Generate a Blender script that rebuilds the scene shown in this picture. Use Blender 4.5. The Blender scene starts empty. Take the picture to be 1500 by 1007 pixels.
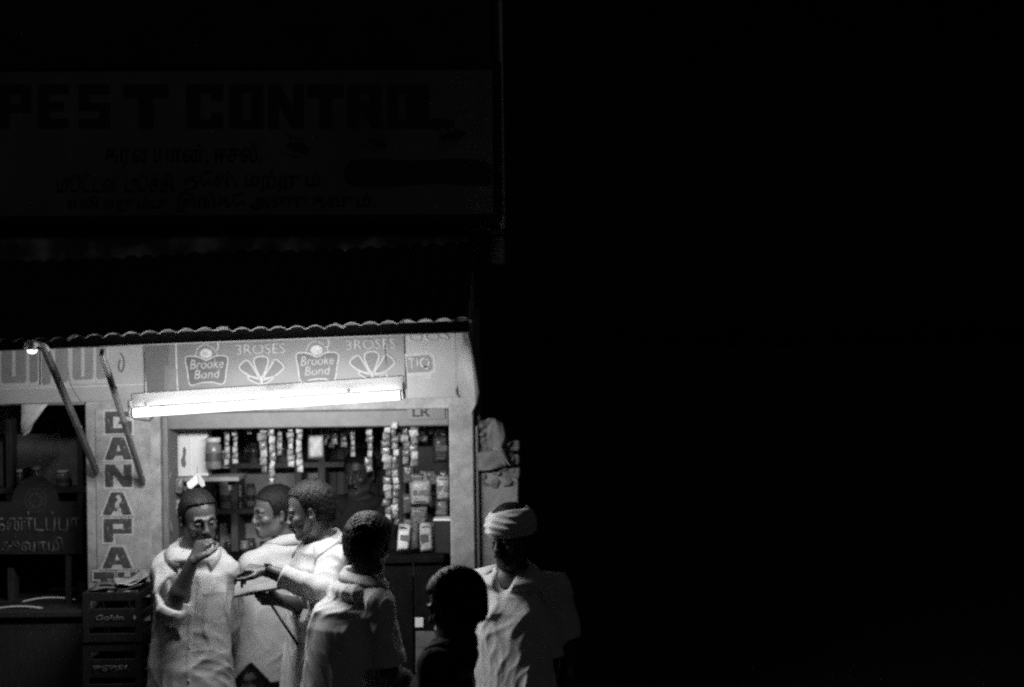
import bpy, bmesh, math, random
import numpy as np
from mathutils import Vector, Matrix
import openvdb

random.seed(7); rng = np.random.default_rng(7)
scene = bpy.context.scene
col = scene.collection
PI = math.pi

# ---------------------------------------------------------------- camera
CAMZ, FPX, ROLL = 2.30, 2083.3, 0.014
cam_d = bpy.data.cameras.new('camera'); cam = bpy.data.objects.new('camera', cam_d); col.objects.link(cam)
cam.location = (0, 0, CAMZ); cam.rotation_euler = (PI / 2, ROLL, 0)
cam_d.lens = 50; cam_d.sensor_width = 36; cam_d.clip_start = 0.05; cam_d.clip_end = 900
cam_d.dof.use_dof = True; cam_d.dof.focus_distance = 6.4; cam_d.dof.aperture_fstop = 1.9
scene.camera = cam
# ---------------------------------------------------------------- night sky
SUN_EL, SUN_AZ = math.radians(38), math.radians(35)
world = bpy.data.worlds.new('World'); scene.world = world; world.use_nodes = True
wn = world.node_tree.nodes; wl = world.node_tree.links; wn.clear()
sky = wn.new('ShaderNodeTexSky'); sky.sky_type = 'NISHITA'; sky.sun_disc = False
sky.sun_elevation = SUN_EL; sky.sun_rotation = PI - SUN_AZ
bw = wn.new('ShaderNodeRGBToBW'); bg = wn.new('ShaderNodeBackground'); wo = wn.new('ShaderNodeOutputWorld')
wl.new(sky.outputs[0], bw.inputs[0]); wl.new(bw.outputs[0], bg.inputs[0]); wl.new(bg.outputs[0], wo.inputs[0])
bg.inputs[1].default_value = 0.00005
# weak sun added to stand in for street light, over the viewer's right shoulder
sun_d = bpy.data.lights.new('street_fill_sun', 'SUN'); sun_d.energy = 0.027; sun_d.angle = math.radians(10); sun_d.color = (1, 1, 1)
sun = bpy.data.objects.new('street_fill_sun', sun_d); col.objects.link(sun)
to_sun = Vector((math.sin(SUN_AZ) * math.cos(SUN_EL), -math.cos(SUN_AZ) * math.cos(SUN_EL), math.sin(SUN_EL)))
sun.rotation_euler = to_sun.to_track_quat('Z', 'Y').to_euler(); sun.location = (3, -4, 8)
# ---------------------------------------------------------------- film
vs = scene.view_settings; scene.display_settings.display_device = 'sRGB'
vs.view_transform = 'Standard'; vs.look = 'None'; vs.exposure = 0.0; vs.gamma = 1.0; vs.use_curve_mapping = False
cy = scene.cycles
cy.use_denoising = False; cy.use_adaptive_sampling = False; cy.sample_clamp_indirect = 1.0; cy.sample_clamp_direct = 2.5
cy.max_bounces = 5; cy.diffuse_bounces = 3; cy.glossy_bounces = 2; cy.transmission_bounces = 4; cy.transparent_max_bounces = 8
cy.caustics_reflective = False; cy.caustics_refractive = False
cy.pixel_filter_type = 'BLACKMAN_HARRIS'; cy.filter_width = 2.4
TUBE = 165.0

# ---------------------------------------------------------------- helpers
CR, SR = math.cos(ROLL), math.sin(ROLL)
def P(px, py, d):
    a = (px - 750) / FPX * d; b = -(py - 503.5) / FPX * d
    return Vector((a * CR + b * SR, d, CAMZ - a * SR + b * CR))
def N(v): return np.array(v[:], float)

MATS = {}
def mat(name, c, rough=0.7, var=0.15, scale=8.0, bump=0.0, bscale=60.0, metal=0.0, spec=0.4, stain=None, emit=None, alpha=None, stretch=None, sheen=0.0, coat=0.0):
    if name in MATS: return MATS[name]
    m = bpy.data.materials.new(name); m.use_nodes = True
    nt = m.node_tree; nd = nt.nodes; ln = nt.links; b = nd['Principled BSDF']
    b.inputs['Roughness'].default_value = rough; b.inputs['Metallic'].default_value = metal
    b.inputs['Specular IOR Level'].default_value = spec
    b.inputs['Base Color'].default_value = (c, c, c, 1)
    b.inputs['Coat Weight'].default_value = coat
    if sheen: b.inputs['Sheen Weight'].default_value = sheen
    tc = nd.new('ShaderNodeTexCoord'); src = tc.outputs['Object']
    if stretch:
        mp = nd.new('ShaderNodeMapping'); mp.inputs['Scale'].default_value = stretch; ln.new(src, mp.inputs[0]); src = mp.outputs[0]
    if var:
        n = nd.new('ShaderNodeTexNoise'); n.inputs['Scale'].default_value = scale; n.inputs['Detail'].default_value = 8; n.inputs['Roughness'].default_value = 0.65
        ln.new(src, n.inputs['Vector'])
        r = nd.new('ShaderNodeValToRGB'); lo, hi = max(0.0, c * (1 - var)), min(1.0, c * (1 + var))
        r.color_ramp.elements[0].position = 0.32; r.color_ramp.elements[1].position = 0.68
        r.color_ramp.elements[0].color = (lo, lo, lo, 1); r.color_ramp.elements[1].color = (hi, hi, hi, 1)
        ln.new(n.outputs['Fac'], r.inputs[0]); out = r.outputs[0]
        if stain:
            sc, sv, p0, p1 = stain
            n2 = nd.new('ShaderNodeTexNoise'); n2.inputs['Scale'].default_value = sc; n2.inputs['Detail'].default_value = 6
            ln.new(tc.outputs['Object'], n2.inputs['Vector'])
            r2 = nd.new('ShaderNodeMapRange'); r2.inputs[1].default_value = p0; r2.inputs[2].default_value = p1
            ln.new(n2.outputs['Fac'], r2.inputs[0])
            mx = nd.new('ShaderNodeMix'); mx.data_type = 'RGBA'; ln.new(r2.outputs[0], mx.inputs['Factor'])
            ln.new(out, mx.inputs['A']); mx.inputs['B'].default_value = (sv, sv, sv, 1); out = mx.outputs['Result']
        ln.new(out, b.inputs['Base Color'])
    if bump:
        n3 = nd.new('ShaderNodeTexNoise'); n3.inputs['Scale'].default_value = bscale; n3.inputs['Detail'].default_value = 5
        ln.new(src, n3.inputs['Vector'])
        bp = nd.new('ShaderNodeBump'); bp.inputs['Strength'].default_value = bump; bp.inputs['Distance'].default_value = 0.01
        ln.new(n3.outputs['Fac'], bp.inputs['Height']); ln.new(bp.outputs[0], b.inputs['Normal'])
    if emit:
        b.inputs['Emission Color'].default_value = (1, 1, 1, 1); b.inputs['Emission Strength'].default_value = emit
    if alpha is not None: b.inputs['Alpha'].default_value = alpha
    MATS[name] = m; return m

M_ASPH = mat('asphalt', 0.05, 0.9, 0.3, 30, 0.5, 90)
M_DIRT = mat('trodden_earth', 0.09, 0.95, 0.3, 6, 0.5, 40)
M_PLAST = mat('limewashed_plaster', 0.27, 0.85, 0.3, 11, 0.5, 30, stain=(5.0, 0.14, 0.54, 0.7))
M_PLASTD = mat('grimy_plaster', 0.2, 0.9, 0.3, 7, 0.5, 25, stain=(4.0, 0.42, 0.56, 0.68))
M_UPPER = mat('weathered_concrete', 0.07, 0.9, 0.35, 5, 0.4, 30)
M_BAND = mat('flaking_limewash', 0.16, 0.9, 0.4, 7, 0.4, 30, stain=(5.0, 0.8, 0.48, 0.64))
M_PIPE = mat('pale_pipe_paint', 0.7, 0.5, 0.15, 20)
M_FASC = mat('painted_tin_white', 0.25, 0.5, 0.1, 7, 0.06, 12, stain=(5.0, 0.17, 0.64, 0.8))
M_TEA = mat('printed_tin_grey', 0.125, 0.42, 0.08, 10, 0.05, 10)
M_TEAD = mat('printed_dark_ink', 0.06, 0.45, 0.12, 30)
M_TEAM = mat('printed_mid_ink', 0.085, 0.45, 0.12, 30)
M_INKW = mat('printed_white_ink', 0.3, 0.5, 0.08, 30)
M_INKD = mat('dark_sign_paint', 0.05, 0.6, 0.35, 25, stain=(55, 0.16, 0.6, 0.66))
M_INKO = mat('white_sign_paint', 0.38, 0.6, 0.2, 25, stain=(40, 0.2, 0.58, 0.66))
M_INKM = mat('grey_sign_paint', 0.14, 0.55, 0.15, 20)
M_BOARD = mat('faded_white_board', 0.3, 0.7, 0.25, 4, stain=(2.0, 0.16, 0.5, 0.75))
M_INKB = mat('black_sign_paint', 0.07, 0.7, 0.4, 12)
M_TIN = mat('corrugated_iron', 0.05, 0.6, 0.3, 6, 0.1, 40, spec=0.5, stain=(2.5, 0.06, 0.5, 0.7))
M_WOOD = mat('dark_timber', 0.03, 0.75, 0.35, 12, 0.3, 60, stretch=(8, 8, 1))
M_WOODM = mat('brown_timber', 0.15, 0.7, 0.3, 10, 0.3, 60, stretch=(8, 8, 1))
M_STRUT = mat('weathered_strut', 0.075, 0.6, 0.35, 14, 0.2, 60)
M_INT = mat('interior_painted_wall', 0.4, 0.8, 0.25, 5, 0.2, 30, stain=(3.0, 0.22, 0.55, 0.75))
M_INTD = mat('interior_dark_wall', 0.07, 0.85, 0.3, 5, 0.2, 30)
M_CTR = mat('near_black_counter', 0.007, 0.95, 0.4, 12, 0.1, 60, spec=0.05)  # near-black tone for counter top and front planks
M_HAZEB = mat('haze_pale_backing', 0.55, 0.85, 0.2, 6, 0.1, 30, stain=(4.0, 0.3, 0.55, 0.75))  # shelf backing paled to stand in for lamp haze inside the shop
M_CRTXT = mat('worn_crate_print', 0.10, 0.6, 0.5, 40)
M_BULB = mat('lit_bulb_glass', 0.9, 0.3, 0, emit=230)
M_BRICK = mat('old_brick', 0.13, 0.95, 0.35, 14, 0.7, 40)
M_PAPER = mat('poster_paper', 0.34, 0.7, 0.2, 12, 0.15, 20)
M_PAPERD = mat('old_poster_paper', 0.13, 0.8, 0.3, 12, 0.2, 20)
M_WHITE = mat('white_card', 0.72, 0.6, 0.08, 10)
M_BATT = mat('greyed_batten_enamel', 0.3, 0.5, 0.2, 12)  # white enamel greyed so the batten blows out less beside the tube
M_ENAM = mat('white_enamel', 0.8, 0.35, 0.03, 6)
M_TUBE = mat('lit_fluorescent_glass', 0.9, 0.3, 0, emit=TUBE)
M_MET = mat('steel', 0.45, 0.3, 0.1, 20, metal=0.8)
M_BLACK = mat('black_plastic', 0.025, 0.45, 0.2, 20)
M_CRATE = mat('dark_crate_plastic', 0.014, 0.7, 0.3, 20, spec=0.2)
M_CLOTHW = mat('white_cotton', 0.6, 0.9, 0.06, 14, 0.04, 500, spec=0.15)
M_CLOTHW2 = mat('off_white_cotton', 0.43, 0.9, 0.08, 14, 0.04, 500, spec=0.15)
M_CLOTHG = mat('pale_grey_cotton', 0.58, 0.9, 0.08, 14, 0.04, 500, spec=0.15)
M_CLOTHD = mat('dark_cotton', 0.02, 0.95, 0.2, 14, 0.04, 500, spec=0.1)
M_TROU = mat('grey_trouser_cloth', 0.13, 0.9, 0.15, 14, 0.04, 500, spec=0.15)
M_LUNGI = mat('pale_lungi_cotton', 0.4, 0.9, 0.12, 14, 0.04, 500, spec=0.15)
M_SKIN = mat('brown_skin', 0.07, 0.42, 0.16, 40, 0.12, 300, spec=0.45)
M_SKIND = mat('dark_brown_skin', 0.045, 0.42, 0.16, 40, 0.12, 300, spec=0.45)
M_HAIR = mat('black_hair', 0.006, 0.55, 0.4, 60, 0.5, 160, spec=0.16, stretch=(1, 1, 0.35))
M_HAIRG = mat('greying_black_hair', 0.03, 0.45, 0.5, 60, 0.9, 160, spec=0.5, stretch=(1, 1, 0.35))
M_EYE = mat('eye_white', 0.25, 0.2, 0)
M_IRIS = mat('dark_iris', 0.015, 0.15, 0)

for m_ in ('lit_fluorescent_glass', 'lit_bulb_glass'): MATS[m_].cycles.emission_sampling = 'FRONT'
def translucent(m, c, f=0.5):
    nt = m.node_tree; b = nt.nodes['Principled BSDF']; out = [n for n in nt.nodes if n.type == 'OUTPUT_MATERIAL'][0]
    t = nt.nodes.new('ShaderNodeBsdfTranslucent'); t.inputs[0].default_value = (c, c, c, 1); x = nt.nodes.new('ShaderNodeMixShader'); x.inputs[0].default_value = f
    nt.links.new(b.outputs[0], x.inputs[1]); nt.links.new(t.outputs[0], x.inputs[2]); nt.links.new(x.outputs[0], out.inputs[0]); return m
M_THIN = translucent(mat('thin_white_plastic', 0.7, 0.4, 0.1, 20), 0.8, 0.55)
def link(o, parent=None):
    col.objects.link(o)
    if parent is not None: o.parent = parent
    return o
def tag(o, label=None, cat=None, group=None, kind=None):
    if label: o['label'] = label
    if cat: o['category'] = cat
    if group: o['group'] = group
    if kind: o['kind'] = kind
    return o
def empty(name, loc, label=None, cat=None, group=None, rot=(0, 0, 0)):
    o = bpy.data.objects.new(name, None); o.empty_display_size = 0.1
    o.location = loc; o.rotation_euler = rot; link(o); return tag(o, label, cat, group)
def obj(name, me, m, parent=None, loc=None, rot=None, smooth=False):
    o = bpy.data.objects.new(name, me)
    if m is not None and not me.materials: me.materials.append(m)
    if loc is not None: o.location = loc
    if rot is not None: o.rotation_euler = rot
    if smooth:
        me.polygons.foreach_set('use_smooth', [True] * len(me.polygons)); me.update()
    return link(o, parent)
def bm_mesh(bm, name='m'):
    me = bpy.data.meshes.new(name); bm.to_mesh(me); bm.free(); return me
def box_bm(sx, sy, sz, bev=0.0, c=(0, 0, 0), bm=None, seg=1, rot=None):
    b2 = bmesh.new(); bmesh.ops.create_cube(b2, size=1.0)
    bmesh.ops.scale(b2, vec=(sx, sy, sz), verts=b2.verts)
    if bev: bmesh.ops.bevel(b2, geom=list(b2.edges), offset=bev, segments=seg, profile=0.5, affect='EDGES')
    if rot is not None: bmesh.ops.rotate(b2, cent=(0, 0, 0), matrix=rot, verts=b2.verts)
    bmesh.ops.translate(b2, vec=c, verts=b2.verts)
    if bm is None: return b2
    t = bpy.data.meshes.new('t'); b2.to_mesh(t); b2.free(); bm.from_mesh(t); bpy.data.meshes.remove(t); return bm
def box(name, c, s, m, parent=None, bev=0.004, rot=None):
    return obj(name, bm_mesh(box_bm(s[0], s[1], s[2], bev)), m, parent, c, rot)
def prism(name, pts, th, m, parent=None, loc=(0, 0, 0), rot=None, bev=0.0):
    """outline pts (x,z) extruded along y by th (from 0 to +th)"""
    bm = bmesh.new(); vs_ = [bm.verts.new((x, 0, z)) for x, z in pts]; f = bm.faces.new(vs_)
    r = bmesh.ops.extrude_face_region(bm, geom=[f]); bmesh.ops.translate(bm, vec=(0, th, 0), verts=[v for v in r['geom'] if isinstance(v, bmesh.types.BMVert)])
    bmesh.ops.recalc_face_normals(bm, faces=bm.faces)
    if bev: bmesh.ops.bevel(bm, geom=list(bm.edges), offset=bev, segments=1, affect='EDGES')
    return obj(name, bm_mesh(bm), m, parent, loc, rot)
def tube_bm(path, r, n=10, bm=None, caps=True, closed=False):
    bm = bm or bmesh.new(); path = [Vector(p) for p in path]; rings = []
    rr = r if isinstance(r, (list, tuple)) else [r] * len(path)
    for i, p in enumerate(path):
        t = (path[min(i + 1, len(path) - 1)] - path[max(i - 1, 0)]).normalized()
        a = Vector((0, 0, 1)) if abs(t.z) < 0.9 else Vector((1, 0, 0))
        u = t.cross(a).normalized(); v = t.cross(u).normalized()
        rings.append([bm.verts.new(p + (u * math.cos(2 * PI * k / n) + v * math.sin(2 * PI * k / n)) * rr[i]) for k in range(n)])
    for i in range(len(rings) - 1):
        for k in range(n): bm.faces.new((rings[i][k], rings[i][(k + 1) % n], rings[i + 1][(k + 1) % n], rings[i + 1][k]))
    if caps:
        bm.faces.new(rings[0]); bm.faces.new(rings[-1])
    bmesh.ops.recalc_face_normals(bm, faces=bm.faces); return bm
def tube(name, path, r, m, parent=None, n=10, loc=None): return obj(name, bm_mesh(tube_bm(path, r, n)), m, parent, loc, smooth=True)
def lathe_bm(prof, n=20, bm=None, c=(0, 0, 0)):
    bm = bm or bmesh.new(); rings = []
    for r, z in prof: rings.append([bm.verts.new((c[0] + r * math.cos(2 * PI * k / n), c[1] + r * math.sin(2 * PI * k / n), c[2] + z)) for k in range(n)])
    for i in range(len(rings) - 1):
        for k in range(n): bm.faces.new((rings[i][k], rings[i][(k + 1) % n], rings[i + 1][(k + 1) % n], rings[i + 1][k]))
    bm.faces.new(rings[0]); bm.faces.new(rings[-1])
    bmesh.ops.recalc_face_normals(bm, faces=bm.faces); return bm
def pxw(px, d): return px / FPX * d

# flat lettering cut from thin sheet, fitted to a box (centre cx,cz; width w, height h) in the x-z plane
def text_mesh(body, w, h, bold=0.0, shear=0.0, depth=0.001, keep=False):
    cu = bpy.data.curves.new('t', 'FONT'); cu.body = body; cu.offset = bold; cu.shear = shear; cu.extrude = 0.0; cu.resolution_u = 4
    to = bpy.data.objects.new('t', cu); me = bpy.data.meshes.new_from_object(to)
    bpy.data.objects.remove(to); bpy.data.curves.remove(cu)
    co = np.empty(len(me.vertices) * 3, np.float32); me.vertices.foreach_get('co', co); co = co.reshape(-1, 3)
    lo, hi = co.min(0), co.max(0); s = np.array([w / (hi[0] - lo[0]), h / (hi[1] - lo[1])])
    if keep: s[:] = s.min()
    out = np.zeros_like(co); out[:, 0] = (co[:, 0] - (lo[0] + hi[0]) / 2) * s[0]; out[:, 2] = (co[:, 1] - (lo[1] + hi[1]) / 2) * s[1]
    bm = bmesh.new(); bm.from_mesh(me); bm.verts.ensure_lookup_table()
    for v, c in zip(bm.verts, out): v.co = c
    bmesh.ops.remove_doubles(bm, verts=bm.verts, dist=1e-6)
    r = bmesh.ops.extrude_face_region(bm, geom=list(bm.faces))
    bmesh.ops.translate(bm, vec=(0, -depth, 0), verts=[v for v in r['geom'] if isinstance(v, bmesh.types.BMVert)])
    bmesh.ops.recalc_face_normals(bm, faces=bm.faces)
    bpy.data.meshes.remove(me); return bm_mesh(bm, 'lettering')
def text(name, body, c, w, h, m, parent, bold=0.0, shear=0.0, depth=0.001, keep=False, rot=None):
    return obj(name, text_mesh(body, w, h, bold, shear, depth, keep), m, parent, c, rot)
def ribbon(pts, w, y=0.0, th=0.001, closed=False):
    """flat painted stroke of width w along 2D pts in x-z"""
    bm = bmesh.new(); n = len(pts); L = []
    for i in range(n):
        a = pts[(i - 1) % n] if (closed or i) else pts[i]; b = pts[(i + 1) % n] if (closed or i < n - 1) else pts[i]
        t = Vector((b[0] - a[0], b[1] - a[1])); t.normalize(); nrm = Vector((-t.y, t.x)) * w / 2
        L.append([bm.verts.new((pts[i][0] + s * nrm.x, yy, pts[i][1] + s * nrm.y)) for s in (-1, 1) for yy in (y, y - th)])
    rng_ = range(n) if closed else range(n - 1)
    for i in rng_:
        a, b = L[i], L[(i + 1) % n]
        for q in ((0, 2, 2, 0), (1, 3, 3, 1), (0, 1, 1, 0), (2, 3, 3, 2)): bm.faces.new((a[q[0]], a[q[1]], b[q[2]], b[q[3]]))
    bmesh.ops.recalc_face_normals(bm, faces=bm.faces); return bm
def curve_pts(pts, n=6, closed=False):
    """Catmull-Rom through 2D pts"""
    out = []; m = len(pts)
    for i in range(m if closed else m - 1):
        g = (lambda k: pts[k % m]) if closed else (lambda k: pts[min(max(k, 0), m - 1)])
        p0, p1, p2, p3 = g(i - 1), g(i), g(i + 1), g(i + 2)
        for j in range(n):
            t = j / n
            out.append(tuple(0.5 * (2 * p1[k] + (p2[k] - p0[k]) * t + (2 * p0[k] - 5 * p1[k] + 4 * p2[k] - p3[k]) * t * t + (3 * p1[k] - p0[k] - 3 * p2[k] + p3[k]) * t ** 3) for k in range(2)))
    if not closed: out.append(tuple(pts[-1]))
    return out

# ================================================================ THE SETTING
DF = 6.95                                                   # depth of the shop front
gb = bmesh.new(); bmesh.ops.create_grid(gb, x_segments=2, y_segments=2, size=400)
tag(obj('ground', bm_mesh(gb), M_ASPH), 'dark asphalt of the street at night', None, kind='structure')
db = box_bm(6.5, 1.6, 0.012); bmesh.ops.translate(db, vec=(-1.6, 6.1, 0.0), verts=db.verts)
tag(obj('verge', bm_mesh(db), M_DIRT), 'strip of trodden earth before the shop', None, kind='structure')

B0 = Vector((-1.6, 7.6, 0.0))
shop = empty('shop_building', B0, 'small limewashed roadside shop building with two openings', 'building')
def bld(name, x0, x1, y0, y1, z0, z1, m, bev=0.006, parent=None):
    return box(name, Vector(((x0 + x1) / 2, (y0 + y1) / 2, (z0 + z1) / 2)) - B0, (x1 - x0, y1 - y0, z1 - z0), m, parent or shop, bev)
def wx(px, d=DF): return (px - 750) / FPX * d
XL, XP0, XP1, XR0, XR1 = -3.4, wx(123), wx(232), wx(656), wx(692)
bld('plinth', XL, XR1, 6.9, 8.6, 0, 0.15, M_PLASTD)
bld('pillar', XP0, XP1, DF, 7.22, 0.15, 2.42, M_PLAST)
bld('pillar', XR0, XR1, DF - 0.004, 7.12, 0.15, 2.30, M_PLAST)
bld('lintel', XL, XP0, DF + 0.01, 7.2, 2.03, 2.42, M_PLAST)
bld('lintel', XP1, XR1 + 0.003, DF + 0.02, 7.2, 1.985, 2.42, M_PLAST)
bld('beam', XP1 + 0.002, XR0 - 0.002, DF + 0.05, 7.14, 1.90, 1.982, M_INKM)
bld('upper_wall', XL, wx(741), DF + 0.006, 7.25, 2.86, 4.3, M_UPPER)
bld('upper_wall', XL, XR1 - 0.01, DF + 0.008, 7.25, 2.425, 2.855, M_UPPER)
bld('cornice', XL, XR1 - 0.02, DF - 0.05, DF + 0.004, 2.655, 2.70, M_UPPER, 0.01)
bld('parapet_band', XL, XR1 - 0.012, DF - 0.012, DF + 0.003, P(400, 386, DF).z, P(400, 328, DF).z, M_BAND, 0.004)
bld('back_wall', XL, XR1, 8.42, 8.58, 0.15, 2.6, M_INT)
bld('side_wall', XR1 - 0.09, XR1 - 0.001, 7.125, 8.415, 0.15, 2.6, M_INT)
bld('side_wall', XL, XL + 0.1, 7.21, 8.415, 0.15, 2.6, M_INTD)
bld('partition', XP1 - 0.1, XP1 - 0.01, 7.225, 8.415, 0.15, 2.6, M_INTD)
bld('ceiling', XL, XR1, 7.255, 8.6, 2.605, 2.7, M_INT)
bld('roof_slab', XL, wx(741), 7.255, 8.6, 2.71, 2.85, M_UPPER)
# moulding down the pillar's inner edge, chipped plaster dabs
bld('edge_strip', XP1 + 0.001, XP1 + 0.03, DF + 0.03, 7.2, 0.16, 1.98, M_WOODM)
bld('edge_strip', XR1 + 0.001, XR1 + 0.022, DF + 0.02, 7.1, 0.16, 1.9, M_FASC)

# corrugated awning ------------------------------------------------
AT = 0.039 - ROLL                                            # its own tilt along the front
aw0 = P(330, 495, 6.05)
awn = empty('awning', aw0, 'sagging corrugated iron awning over the shop front on two props', 'awning', rot=(0, -AT, 0))
AXL, AXR = -1.75, wx(688, 6.05) - aw0.x
PITCH, AMP = 0.0775, 0.0085
def sheet(x0, x1, dz, dy):
    bm = bmesh.new(); nx = int((x1 - x0) / PITCH * 10); ny = 8; th = 0.004; G = []
    def zf(x, v): return AMP * abs(math.cos(PI * x / PITCH)) ** 0.8 * 2 - AMP + 0.0035 * math.sin(x * 5.1 + 2) + 0.004 * math.sin(x * 2.3) * (1 - v)
    for j in range(ny + 1):
        v = j / ny; row = []
        for i in range(nx + 1):
            x = x0 + (x1 - x0) * i / nx
            y = -0.03 + dy + v * (0.915 - dy); z = 0.03 + dz + v * 0.385 + zf(x, v) - 0.012 * math.sin(PI * v)
            row.append((bm.verts.new((x, y, z + th)), bm.verts.new((x, y, z))))
        G.append(row)
    for j in range(ny):
        for i in range(nx):
            a, b, c, d = G[j][i], G[j][i + 1], G[j + 1][i + 1], G[j + 1][i]
            bm.faces.new((a[0], b[0], c[0], d[0])); bm.faces.new((d[1], c[1], b[1], a[1]))
    for i in range(nx):
        for j in (0, ny): bm.faces.new((G[j][i][0], G[j][i][1], G[j][i + 1][1], G[j][i + 1][0]))
    for j in range(ny):
        for i in (0, nx): bm.faces.new((G[j][i][0], G[j + 1][i][0], G[j + 1][i][1], G[j][i][1]))
    bmesh.ops.recalc_face_normals(bm, faces=bm.faces)
    # lip added along the front edge to catch the lamp's light
    path = [Vector((x0 + (x1 - x0) * i / nx, -0.031 + dy, 0.03 + dz + zf(x0 + (x1 - x0) * i / nx, 0) + 0.001)) for i in range(nx + 1)]
    tube_bm(path, 0.0042, 8, bm)
    return bm_mesh(bm)
for i, (a, b, dz, dy) in enumerate(((AXL, -0.62, 0.0, 0.0), (-0.66, 0.02, 0.006, -0.012), (-0.03, 0.52, 0.0, 0.004), (0.47, AXR, 0.006, -0.006))):
    obj('roofing_sheet', sheet(a, b, dz, dy), M_TIN, awn, smooth=True)
box('front_beam', ((AXL + AXR) / 2, 0.03, 0.0075), (AXR - AXL, 0.03, 0.053), M_WOOD, awn, 0.004)
box('rear_batten', ((AXL + AXR) / 2, 0.6, 0.235), (AXR - AXL - 0.03, 0.045, 0.04), M_WOOD, awn, 0.004)
Rt = Matrix.Rotation(AT, 3, 'Y')
def awl(p): return Rt @ (p - aw0)
for (p0, p1, w) in (((62, 503), (142, 692), 0.042), ((149, 516), (210, 708), 0.036)):
    a = awl(P(p0[0], p0[1], 6.068)); b = awl(P(p1[0], p1[1], 6.93))
    d = (b - a); L = d.length; q = d.to_track_quat('Z', 'X')
    s = obj('prop', bm_mesh(box_bm(w, 0.02, L, 0.003)), M_STRUT, awn, (a + b) / 2); s.rotation_euler = q.to_euler()
    for t in (0.25, 0.62, 0.93):
        bb = lathe_bm([(0.007, 0), (0.007, 0.006), (0.003, 0.008)], 8)
        bo = obj('bolt', bm_mesh(bb), M_MET, s, (0, 0.0105, (t - 0.5) * L), (-PI / 2, 0, 0))
# flared tin end cheek between awning and right pillar
ck = [P(667, 480, 6.93), P(684, 484, 6.25), P(689, 505, 6.32), P(700, 574, 6.62), P(697, 592, 6.7), P(690, 606, 6.8), P(683, 600, 6.90), P(675, 590, 6.925), P(667, 560, 6.93)]
bm = bmesh.new(); c0 = ck[0]; fr = [bm.verts.new(p - c0) for p in ck]; bk = [bm.verts.new(p - c0 + Vector((0.006, 0.004, 0))) for p in ck]
bm.faces.new(fr); bm.faces.new(bk[::-1])
for i in range(len(fr)): bm.faces.new((fr[i], bk[i], bk[(i + 1) % len(fr)], fr[(i + 1) % len(fr)]))
bmesh.ops.recalc_face_normals(bm, faces=bm.faces)
tag(obj('awning_cheek', bm_mesh(bm), M_FASC, None, c0), 'bent pale tin sheet closing the right end of the awning', 'tin sheet')
# curl of torn tin with a dark eye at the pillar head
cu = [(0.022 * math.cos(a) * (1 - 0.08 * a), 0, 0.035 * math.sin(a) * (1 - 0.06 * a)) for a in np.linspace(-0.6, 4.8, 26)]
tag(tube('torn_tin_curl', cu, 0.005, M_WOODM, None, 8, P(673, 574, 6.915)), 'dark curled scrap of torn tin at the head of the right pillar', 'tin scrap')

# hanging fluorescent lamp --------------------------------------------
LT = 0.066 - ROLL
LD = 6.12
lc = P(392, 592, LD)
lamp = empty('fluorescent_lamp', lc, 'lit fluorescent tube in white reflector hanging under the awning', 'lamp', rot=(0, -LT, 0))
LW = pxw(402, LD)
box('batten', (0, 0.030, 0.055), (LW, 0.028, 0.058), M_BATT, lamp, 0.003)
box('choke_cover', (0.05, 0.012, 0.068), (0.085, 0.010, 0.03), M_INKB, lamp, 0.002)
for x in (-0.44, 0.3): box('clip', (x * LW, -0.006, 0.03), (0.014, 0.03, 0.02), M_ENAM, lamp, 0.002)
tl = LW * 0.985
obj('tube', bm_mesh(tube_bm([(-tl / 2 + tl * i / 32, -0.018, 0) for i in range(33)], 0.019, 12)), M_TUBE, lamp, smooth=True)
for s in (-1, 1):
    box('tube_holder', (s * (tl / 2 + 0.007), -0.008, 0.018), (0.012, 0.036, 0.07), M_ENAM, lamp, 0.003)
    tube('end_cap', [(s * tl / 2 * 0.985, -.018, 0), (s * tl / 2 * 1.0, -.018, 0)], 0.0206, M_MET, lamp, 16)
    tube('hanging_wire', [(s * LW * 0.44, 0.008, 0.08), (s * LW * 0.44, 0.012, 0.24 - s * 0.02)], 0.0022, M_BLACK, lamp, 6)
tube('flex', [(-LW / 2 + 0.01, 0.0, 0.06), (-LW / 2 - 0.012, 0.03, 0.03), (-LW / 2 - 0.012, 0.1, -0.03), (-LW / 2 - 0.0, 0.3, -0.05), (-LW / 2 + 0.01, 0.6, 0.02)], 0.004, M_BLACK, lamp, 6)

# ================================================================ SIGNS
def sign(name, x0, y0, x1, y1, d, tilt, m, label, th=0.006, bev=0.0015, cat='sign'):
    cx, cy_ = (x0 + x1) / 2, (y0 + y1) / 2; C = P(cx, cy_, d)
    o = box(name, C, (pxw(x1 - x0, d), th, pxw(y1 - y0, d)), m, None, bev, (0, -(tilt - ROLL), 0)); tag(o, label, cat)
    ct, st = math.cos(tilt), math.sin(tilt)
    def L(px, py, lift=0.0008):
        du, dv = pxw(px - cx, d), -pxw(py - cy_, d)
        return Vector((du * ct + dv * st, -th / 2 - lift, -du * st + dv * ct))
    o['_s'] = 0; del o['_s']
    return o, L, (lambda v: pxw(v, d))
def strokes(name, L, pts, wpx, s, m, par, closed=False, n=6, lift=0.0012):
    q = curve_pts(pts, n, closed) if n else pts
    q2 = [(L(a, b).x, L(a, b).z) for a, b in q]
    return obj(name, bm_mesh(ribbon(q2, s(wpx), L(0, 0, lift).y, 0.0006, closed)), m, par)
def patch(name, L, pts, m, par, n=6, lift=0.0006, th=0.0006):
    q = curve_pts(pts, n, True) if n else pts
    return prism(name, [(L(a, b).x, L(a, b).z) for a, b in q], -th, m, par, (0, L(0, 0, lift).y, 0))

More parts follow.
